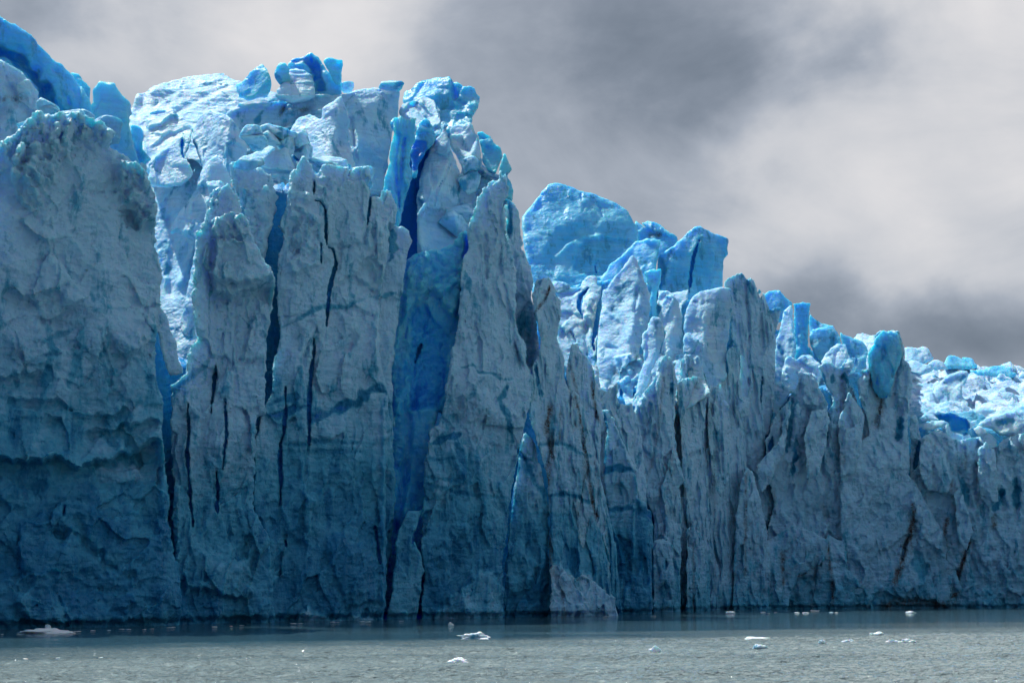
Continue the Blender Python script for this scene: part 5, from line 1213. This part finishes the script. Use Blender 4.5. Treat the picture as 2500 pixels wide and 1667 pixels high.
for ol, Dq, sq, lb, fts in [
        ('H 500 240 540 160 575 140 600 180 640 280 700 480 740 640 772 900 800 1100 850 1950 640 1950 605 1300 560 900 515 520', Dx(1415, -1), 1.3, 'dirt streaked buttress sloping down from under the knobbed column', [('dirt', 'H 580 200 620 400 650 640 690 900 720 1010', .45, 1.0), ('band', 'H 560 545 620 590 700 600', .35, .7), ('band', 'H 590 880 740 935', .3, .8)]),
        ('H 1098 1160 1150 1150 1205 1165 1256 1215 1242 1290 1262 1400 1250 1950 1105 1950', Dx(1610, -6), .8, 'wedge shaped buttress at the waterline right of the blue banded pinnacle', [('crack', 'H 1190 1300 1195 1400', .3, 1)]),
        ('H 1200 640 1242 535 1292 620 1322 760 1272 850 1262 1000 1222 1060 1180 1000 1150 800', Dx(1640, -5), .9, 'lozenge shaped buttress halfway up the wall under the horned tower', []),
        ('H 1255 110 1300 60 1380 40 1440 50 1477 105 1462 420 1432 640 1392 900 1340 1000 1300 700 1286 400', Dx(1690, -6), 1.2, 'tall tapering buttress hanging under the broad topped block', [('band', 'H 1340 60 1350 160', .5, .6)]),
        ('H 1478 180 1520 110 1568 100 1622 260 1642 420 1622 780 1562 900 1500 700 1470 400', Dx(1755, -6), 1.1, 'long ribbed buttress left of the dark rampart', [('groove', 'H 1560 200 1580 700', .5, 1.0)]),
        ('H 1682 200 1730 175 1772 222 1760 330 1705 342 1684 300', Dx(1818, -7), .8, 'small boxy block jutting from the face of the dark rampart', []),
        ('H 1660 1000 1700 760 1742 655 1790 700 1850 900 1905 1200 1930 1950 1640 1950', Dx(1830, -5), .8, 'broad buttress at the foot of the dark rampart', [('dirt', 'H 1740 720 1735 1400', .5, .7)]),
        ('H 1330 1100 1400 1020 1460 1180 1480 1500 1490 1950 1320 1950', Dx(1700, -5), 1.2, 'narrow buttress at the waterline below the jumbled slope', [('dirt', 'H 1380 1200 1390 1600', .4, .7)]),
        ('I 290 1300 345 1050 382 1060 360 1200 330 1400 260 1568 J 210 250 160 300 120 100', Dx(1905, -6), .5, 'curved buttress between two blue grooves right of the rampart', []),
        ('I 450 1300 500 1110 545 1120 605 1090 642 1200 605 1400 562 1568 470 1600', Dx(1990, -5), .4, 'buttress with an overhanging lip in the middle of the grooved wall', []),
        ('I 682 1200 732 1050 762 980 832 1090 882 1140 852 1400 802 1568 700 1580', Dx(2080, -5), .4, 'pointed buttress left of the tall rounded tower', []),
        ('J 170 620 380 500 560 560 640 620 600 760 420 860 330 1140 130 1140', Dx(1930, -5), .4, 'rounded bulge at the waterline right of the rampart', [('dirt', 'J 310 700 315 900', .6, .9)]),
        ('J 560 620 620 560 740 620 760 800 900 960 960 1140 500 1140 520 860', Dx(2070, -4), .3, 'crumpled bulge at the waterline below the grooved wall', [('dirt', 'J 615 640 650 900 650 1050', .45, 1.0)]),
        ('J 1470 300 1500 245 1530 245 1592 420 1622 560 1570 700 1500 600', Dx(2340, -5), .2, 'small rounded buttress between the brown cracks at right', []),
        ('I 1640 1568 1640 1380 1700 1330 1770 1400 J 1785 160 1792 340 1722 400 1652 330', Dx(2410, -5), .15, 'knobbly hanging buttress under the overhanging ledge at right', []),
        ('I 1235 1500 1245 1360 1290 1288 1350 1330 1430 1420 1455 1568 J 1482 180 1440 300 1300 280 1240 160', Dx(2270, -4), .3, 'smooth triangular fin right of the deep blue gap beside the rounded tower', [])]:
    block('ice_buttress', lb, BT, ol, Dq, M_WALL, fts, group=BG, s=sq, T=5, facet=.6, fc=(2.6, 5), flute=.3, fl=2.4, lump=.3, k=.7, tap=.45, tip=.6, bgrad=(-2, 8))
block('sloping_right_wall', 'lower slabby wall with brown vertical cracks at the right edge of the photo', TW,
      'I 1180 1240 1178 1165 1215 1142 1232 1180 1240 1240 1262 1310 1330 1270 1385 1250 1440 1285 1470 1320 1530 1330 1590 1310 1640 1290 1690 1290 1740 1330 1775 1370 1810 1330 1870 1290 1960 1280 2150 1290 J 2150 1140 1150 1140 I 1180 1400',
      Dx(2350, 0), M_WALL, [
          ('crack', 'I 1245 1340 1220 1500 J 1205 140', .9, 4), ('poly', 'I 1240 1340 1290 1290 1350 1330 1430 1420 1460 1568 J 1480 180 1420 290 1250 200 I 1235 1500', -1.8, .1, .05), ('poly', 'I 1330 1270 1440 1290 1500 1400 1480 1568 1430 1420', -.4, .6, 0),
          ('poly', 'J 1480 250 1520 240 1590 420 1600 1000 1420 1000 1430 480', -.6, .2, -.05), ('dirt', 'J 1440 470 1415 560 1415 780', .55, 1.2), ('dirt', 'J 1580 480 1580 620 1550 740 1500 880 1480 1040', .6, 1.5), ('crack', 'J 1580 480 1580 640 1530 800 1480 980', .2, 1.1),
          ('dirt', 'J 1755 450 1755 520', .6, .9), ('dirt', 'J 1560 40 1560 120', .5, .5), ('dirt', 'J 1440 200 1470 280', .9, .6), ('dirt', 'J 1490 320 1515 460', .4, .5), ('band', 'J 1540 180 1580 360', 1.0, .7), ('groove', 'J 1530 150 1590 380', .8, 1.8),
          ('poly', 'J 1640 0 1780 160 1790 340 1700 380 1650 280', -1.0, .6, 0), ('groove', 'J 1640 100 1650 350', .6, 1.6), ('groove', 'J 1800 300 1820 380', .9, 1.8), ('band', 'J 1820 270 1760 410', .8, .9), ('step', 'J 1600 450 1750 440 1830 400', -.9, 6),
          ('band', 'J 1905 180 1910 400', .8, .7), ('groove', 'J 1905 150 1910 430', .8, 1.6), ('step', 'I 1780 1400 1940 1390', .9, 2), ('step', 'I 1800 1460 1940 1450', .7, 2), ('groove', 'J 1640 900 1700 760 1800 700', .8, -.8), ('poly', 'J 1700 560 1960 600 1960 1100 1600 1100', .2, .5, -.1)],
      s=.12, T=12, facet=.7, fc=(3.6, 5), flute=.5, fl=2.8, lump=.4, fine=.22, tap=.08, bgrad=(-3, 8), res=1.4)
block('overhanging_ice_ledge', 'smooth overhanging ledge with a blue underside at the right edge of the photo', BK,
      'I 1635 1225 1660 1195 1710 1160 1790 1145 1880 1112 1940 1110 2050 1130 2050 1400 1960 1400 1880 1300 1790 1290 1740 1255', Dx(2440, -4), M_SNOW, [('step', 'I 1640 1240 1740 1245 1800 1285 1900 1270 1960 1230', 1.2, 4), ('band', 'I 1770 1220 1900 1190', .9, .5)], s=.1, lean=.5, T=9, facet=.5, k=1.4, blue=.08)
block('blue_eaved_block', 'arched block with a deep blue shadowed eave above the sloping right wall', BK,
      'I 1255 1160 1280 1130 1330 1112 1400 1130 1480 1140 1560 1160 1590 1190 1650 1180 1620 1230 1580 1270 1640 1340 1560 1380 1460 1330 1400 1250 1300 1200', Dx(2320, 3), M_SNOW,
      [('poly', 'I 1350 1150 1460 1150 1560 1180 1590 1230 1560 1300 1460 1260 1450 1200 1370 1190', 1.8, .1, .95), ('poly', 'I 1490 1270 1560 1250 1540 1310', -1, .2, -.5)], s=.1, lean=.4, T=8, facet=.6, blue=.05)
for i, (pts, lb) in enumerate([
        ('I 1230 1180 1270 1150 1340 1150 1380 1190 1310 1200 1260 1200', 'thin white ledge left of the blue eaved block'),
        ('I 1250 1260 1280 1210 1340 1190 1440 1200 1460 1220 1400 1240 1320 1265', 'sunlit plate in front of the blue eaved block'),
        ('I 1610 1250 1650 1225 1690 1245 1720 1290 1640 1310', 'small bright lump left of the overhanging ledge'),
        ('I 1640 1320 1680 1260 1730 1280 1770 1320 1780 1360 1720 1400', 'knobbly lump below the overhanging ledge'),
        ('I 1170 1170 1175 1090 1220 1085 1280 1125 1250 1150 1200 1180', 'low white wedge right of the knobbed tower'),
        ('I 1200 1010 1205 955 1240 945 1275 955 1240 1020', 'small blue wedge on the ice field beside the knobbed tower')]):
    block('ice_lump', lb, BK, pts, Dx(2300, [2, 0, -2, -1, 40, 78][i]), M_SNOW, [], group='small blocks at the right end of the front', s=0, lean=.6, T=6, facet=.5, lump=.3)
block('anvil_ice_block', 'anvil shaped pale block leaning right on the sunlit ice field', BK,
      'I 1260 1095 1300 1040 1340 975 1385 925 1440 880 1500 850 1580 842 1588 880 1565 930 1545 970 1540 1020 1595 1075 1540 1130 1400 1120 1320 1130', Dx(2340, 57), M_SNOW,
      [('poly', 'I 1390 950 1440 910 1580 870 1540 940 1480 965', .5, 0, .35), ('crack', 'I 1420 1065 1380 1110', .4, 1.2)], s=-.2, lean=.55, T=8, facet=.4, k=1.2, blue=-.05)
for i, (pts, off, lb) in enumerate([
        ('I 1140 800 1140 690 1165 682 1230 690 1260 680 1300 688 1330 725 1350 770 1300 805 1240 810', 120, 'cracked double hummock on the horizon right of the knobbed tower'),
        ('I 1140 850 1148 790 1190 765 1240 785 1330 815 1348 850 1250 890', 90, 'low smooth swell right of the knobbed tower'),
        ('I 1290 810 1330 775 1370 768 1410 790 1450 840 1350 850', 100, 'small grey hummock left of the round blue one on the horizon'),
        ('I 1395 820 1425 760 1455 738 1500 742 1540 765 1600 800 1625 840 1420 850', 110, 'round blue hummock on the horizon of the ice field'),
        ('I 1525 760 1580 752 1610 765 1640 810 1665 840 1600 845', 125, 'pale ridge behind the round blue hummock'),
        ('I 1555 845 1680 835 1740 808 1800 810 1870 820 1925 880 1900 910 1780 900 1640 880', 95, 'wide blue hummock near the right end of the horizon'),
        ('I 1780 810 1820 790 1868 783 1900 815 1925 860 1850 850', 115, 'peaked hummock behind the wide one at the right horizon'),
        ('I 1755 900 1790 870 1815 862 1840 885 1868 915 1800 930', 80, 'small pointed white cone on the sunlit ice field'),
        ('I 1915 900 1930 855 1980 848 2100 840 2100 930 1930 910', 90, 'hummock cut by the right edge of the photo'),
        ('I 1910 840 1980 832 2100 835 2100 880 1920 870', 130, 'distant pale ridge at the right edge of the photo')]):
    block('ice_hummock', lb, 'ice hummock', pts, Dx(2300, off), M_BLUE if i in (3, 5, 4) else M_SNOW, [], group='hummocks on the horizon of the ice field', s=0, lean=.75, T=9, facet=.5, lump=.4, k=2.0, res=1.4, fc=(5, 4), bulge=1.5)
block('rubble_mound', 'mounds of sunlit snow and rubble right below the anvil shaped block', BK,
      'I 1560 1140 1640 1120 1680 1105 1760 1110 1830 1130 1900 1120 1880 1200 1700 1220 1600 1200', Dx(2420, 44), M_SNOW, [], s=0, lean=.8, T=7, facet=.6)

# ================= floating ice
K1 = lambda u, v: (u / 1.8816, 1400 + v / 1.8816)
K2 = lambda u, v: (1250 + u / 1.8816, 1400 + v / 1.8816)
FL = [(K1, 130, 268, 170, 14, 'long low shelf of the largest floe near the foot of the left cliff'),
      (K2, 1005, 178, 42, 8, 'small bright floe off the foot of the wide fluted wall'),
      (K2, 1387, 170, 42, 6, 'thin floe close under the grooved wall'),
      (K2, 1830, 177, 50, 6, 'thin bright floe under the brown cracks of the right wall'),
      (K1, 2187, 290, 142, 26, 'biggest white floe drifting below the central spire'),
      (K1, 2110, 412, 80, 8, 'thin submerged-looking floe in the glittering water below the biggest floe'),
      (K2, 1125, 304, 152, 18, 'long flat white floe with raised ends in the open water'),
      (K2, 1136, 341, 56, 18, 'small peaked floe just in front of the long flat one'),
      (K2, 1427, 319, 44, 9, 'small flat floe between the long flat one and the pair at right'),
      (K2, 1553, 314, 60, 11, 'low rounded floe in the middle of the open water group'),
      (K2, 1676, 282, 82, 9, 'flat floe farthest out in the open water group'),
      (K2, 1755, 316, 50, 7, 'left low half of the rightmost pair of floes'),
      (K2, 1815, 314, 76, 17, 'raised right half of the rightmost pair of floes'),
      (K2, 660, 359, 48, 12, 'lone faint floe in the glitter left of the long flat floe'),
      (K1, 2067, 233, 26, 6, 'small floe between the biggest floe and the central spire')]
for i, (kf, u, v, w, h, lb) in enumerate(FL):
    px, py = kf(u, v + h * .35)
    x, y = on_water(px, py)
    s_ = y / FPX / 1.8816
    wd, ht = w * s_, max(.30, h * s_)
    lump('ice_floe', lb, 'ice floe', (x, y + wd * .2, .10), (wd * .95, wd * .5, ht * 1.5), M_FLOE, seed=400 + i * 3, flat=.3, group='ice floes on the lake', amp=.5, sub=3)
x, y = on_water(*K1(245, 271))
lump('ice_floe', 'spiky white part of the largest floe near the foot of the left cliff', 'ice floe', (x, y, 0), (4.4, 2.4, .9), M_FLOE, seed=520, flat=.12, group='ice floes on the lake', amp=.4)
x, y = on_water(*K1(221, 270))
lump('ice_chunk', 'little spike standing on the largest floe near the left cliff', CH, (x, y, .35), (.6, .45, 1.1), M_FLOE, seed=523, amp=.3, flat=.3)
# tiny brash fragments
BR = [(K1, 10, 281), (K1, 95, 280), (K1, 350, 267), (K1, 430, 264), (K1, 500, 262), (K1, 560, 257), (K1, 590, 258), (K1, 660, 259), (K1, 700, 255), (K1, 780, 250), (K1, 985, 246), (K1, 1062, 243), (K1, 1110, 240),
      (K1, 1350, 232), (K1, 1380, 231), (K1, 1550, 225), (K1, 1660, 222), (K1, 1690, 223), (K1, 1840, 219), (K1, 265, 391), (K1, 345, 409), (K1, 432, 379), (K1, 460, 390), (K1, 120, 395), (K1, 530, 392), (K2, 1155, 178), (K2, 1212, 178),
      (K2, 1310, 180), (K2, 1352, 180), (K2, 1465, 178), (K2, 1490, 179), (K2, 650, 195), (K2, 430, 200), (K2, 1176, 184), (K1, 800, 247), (K1, 1530, 224)]
for i, (kf, u, v) in enumerate(BR):
    px, py = kf(u, v); x, y = on_water(px, py); s_ = y / FPX / 1.8816
    w = (14 + 22 * abs(math.sin(i * 2.3))) * s_
    near = 'in the glittering water near the bottom left of the photo' if v > 300 else ('in the dark water along the foot of the cliff' if kf is K1 else 'in the calm water below the right-hand walls')
    lump('brash_ice_fragment', 'tiny white ice fragment afloat ' + near, 'ice fragment', (x, y, .05), (w, w * .6, max(.10, w * .15)), M_FLOE, seed=600 + i, flat=.15, group='tiny ice fragments ' + near, sub=1, amp=.3)
for s_ in STAT:
    print(s_)
print('verts', sum(s[1] for s in STAT), 'vox', sum(s[2] for s in STAT) / 1e6)
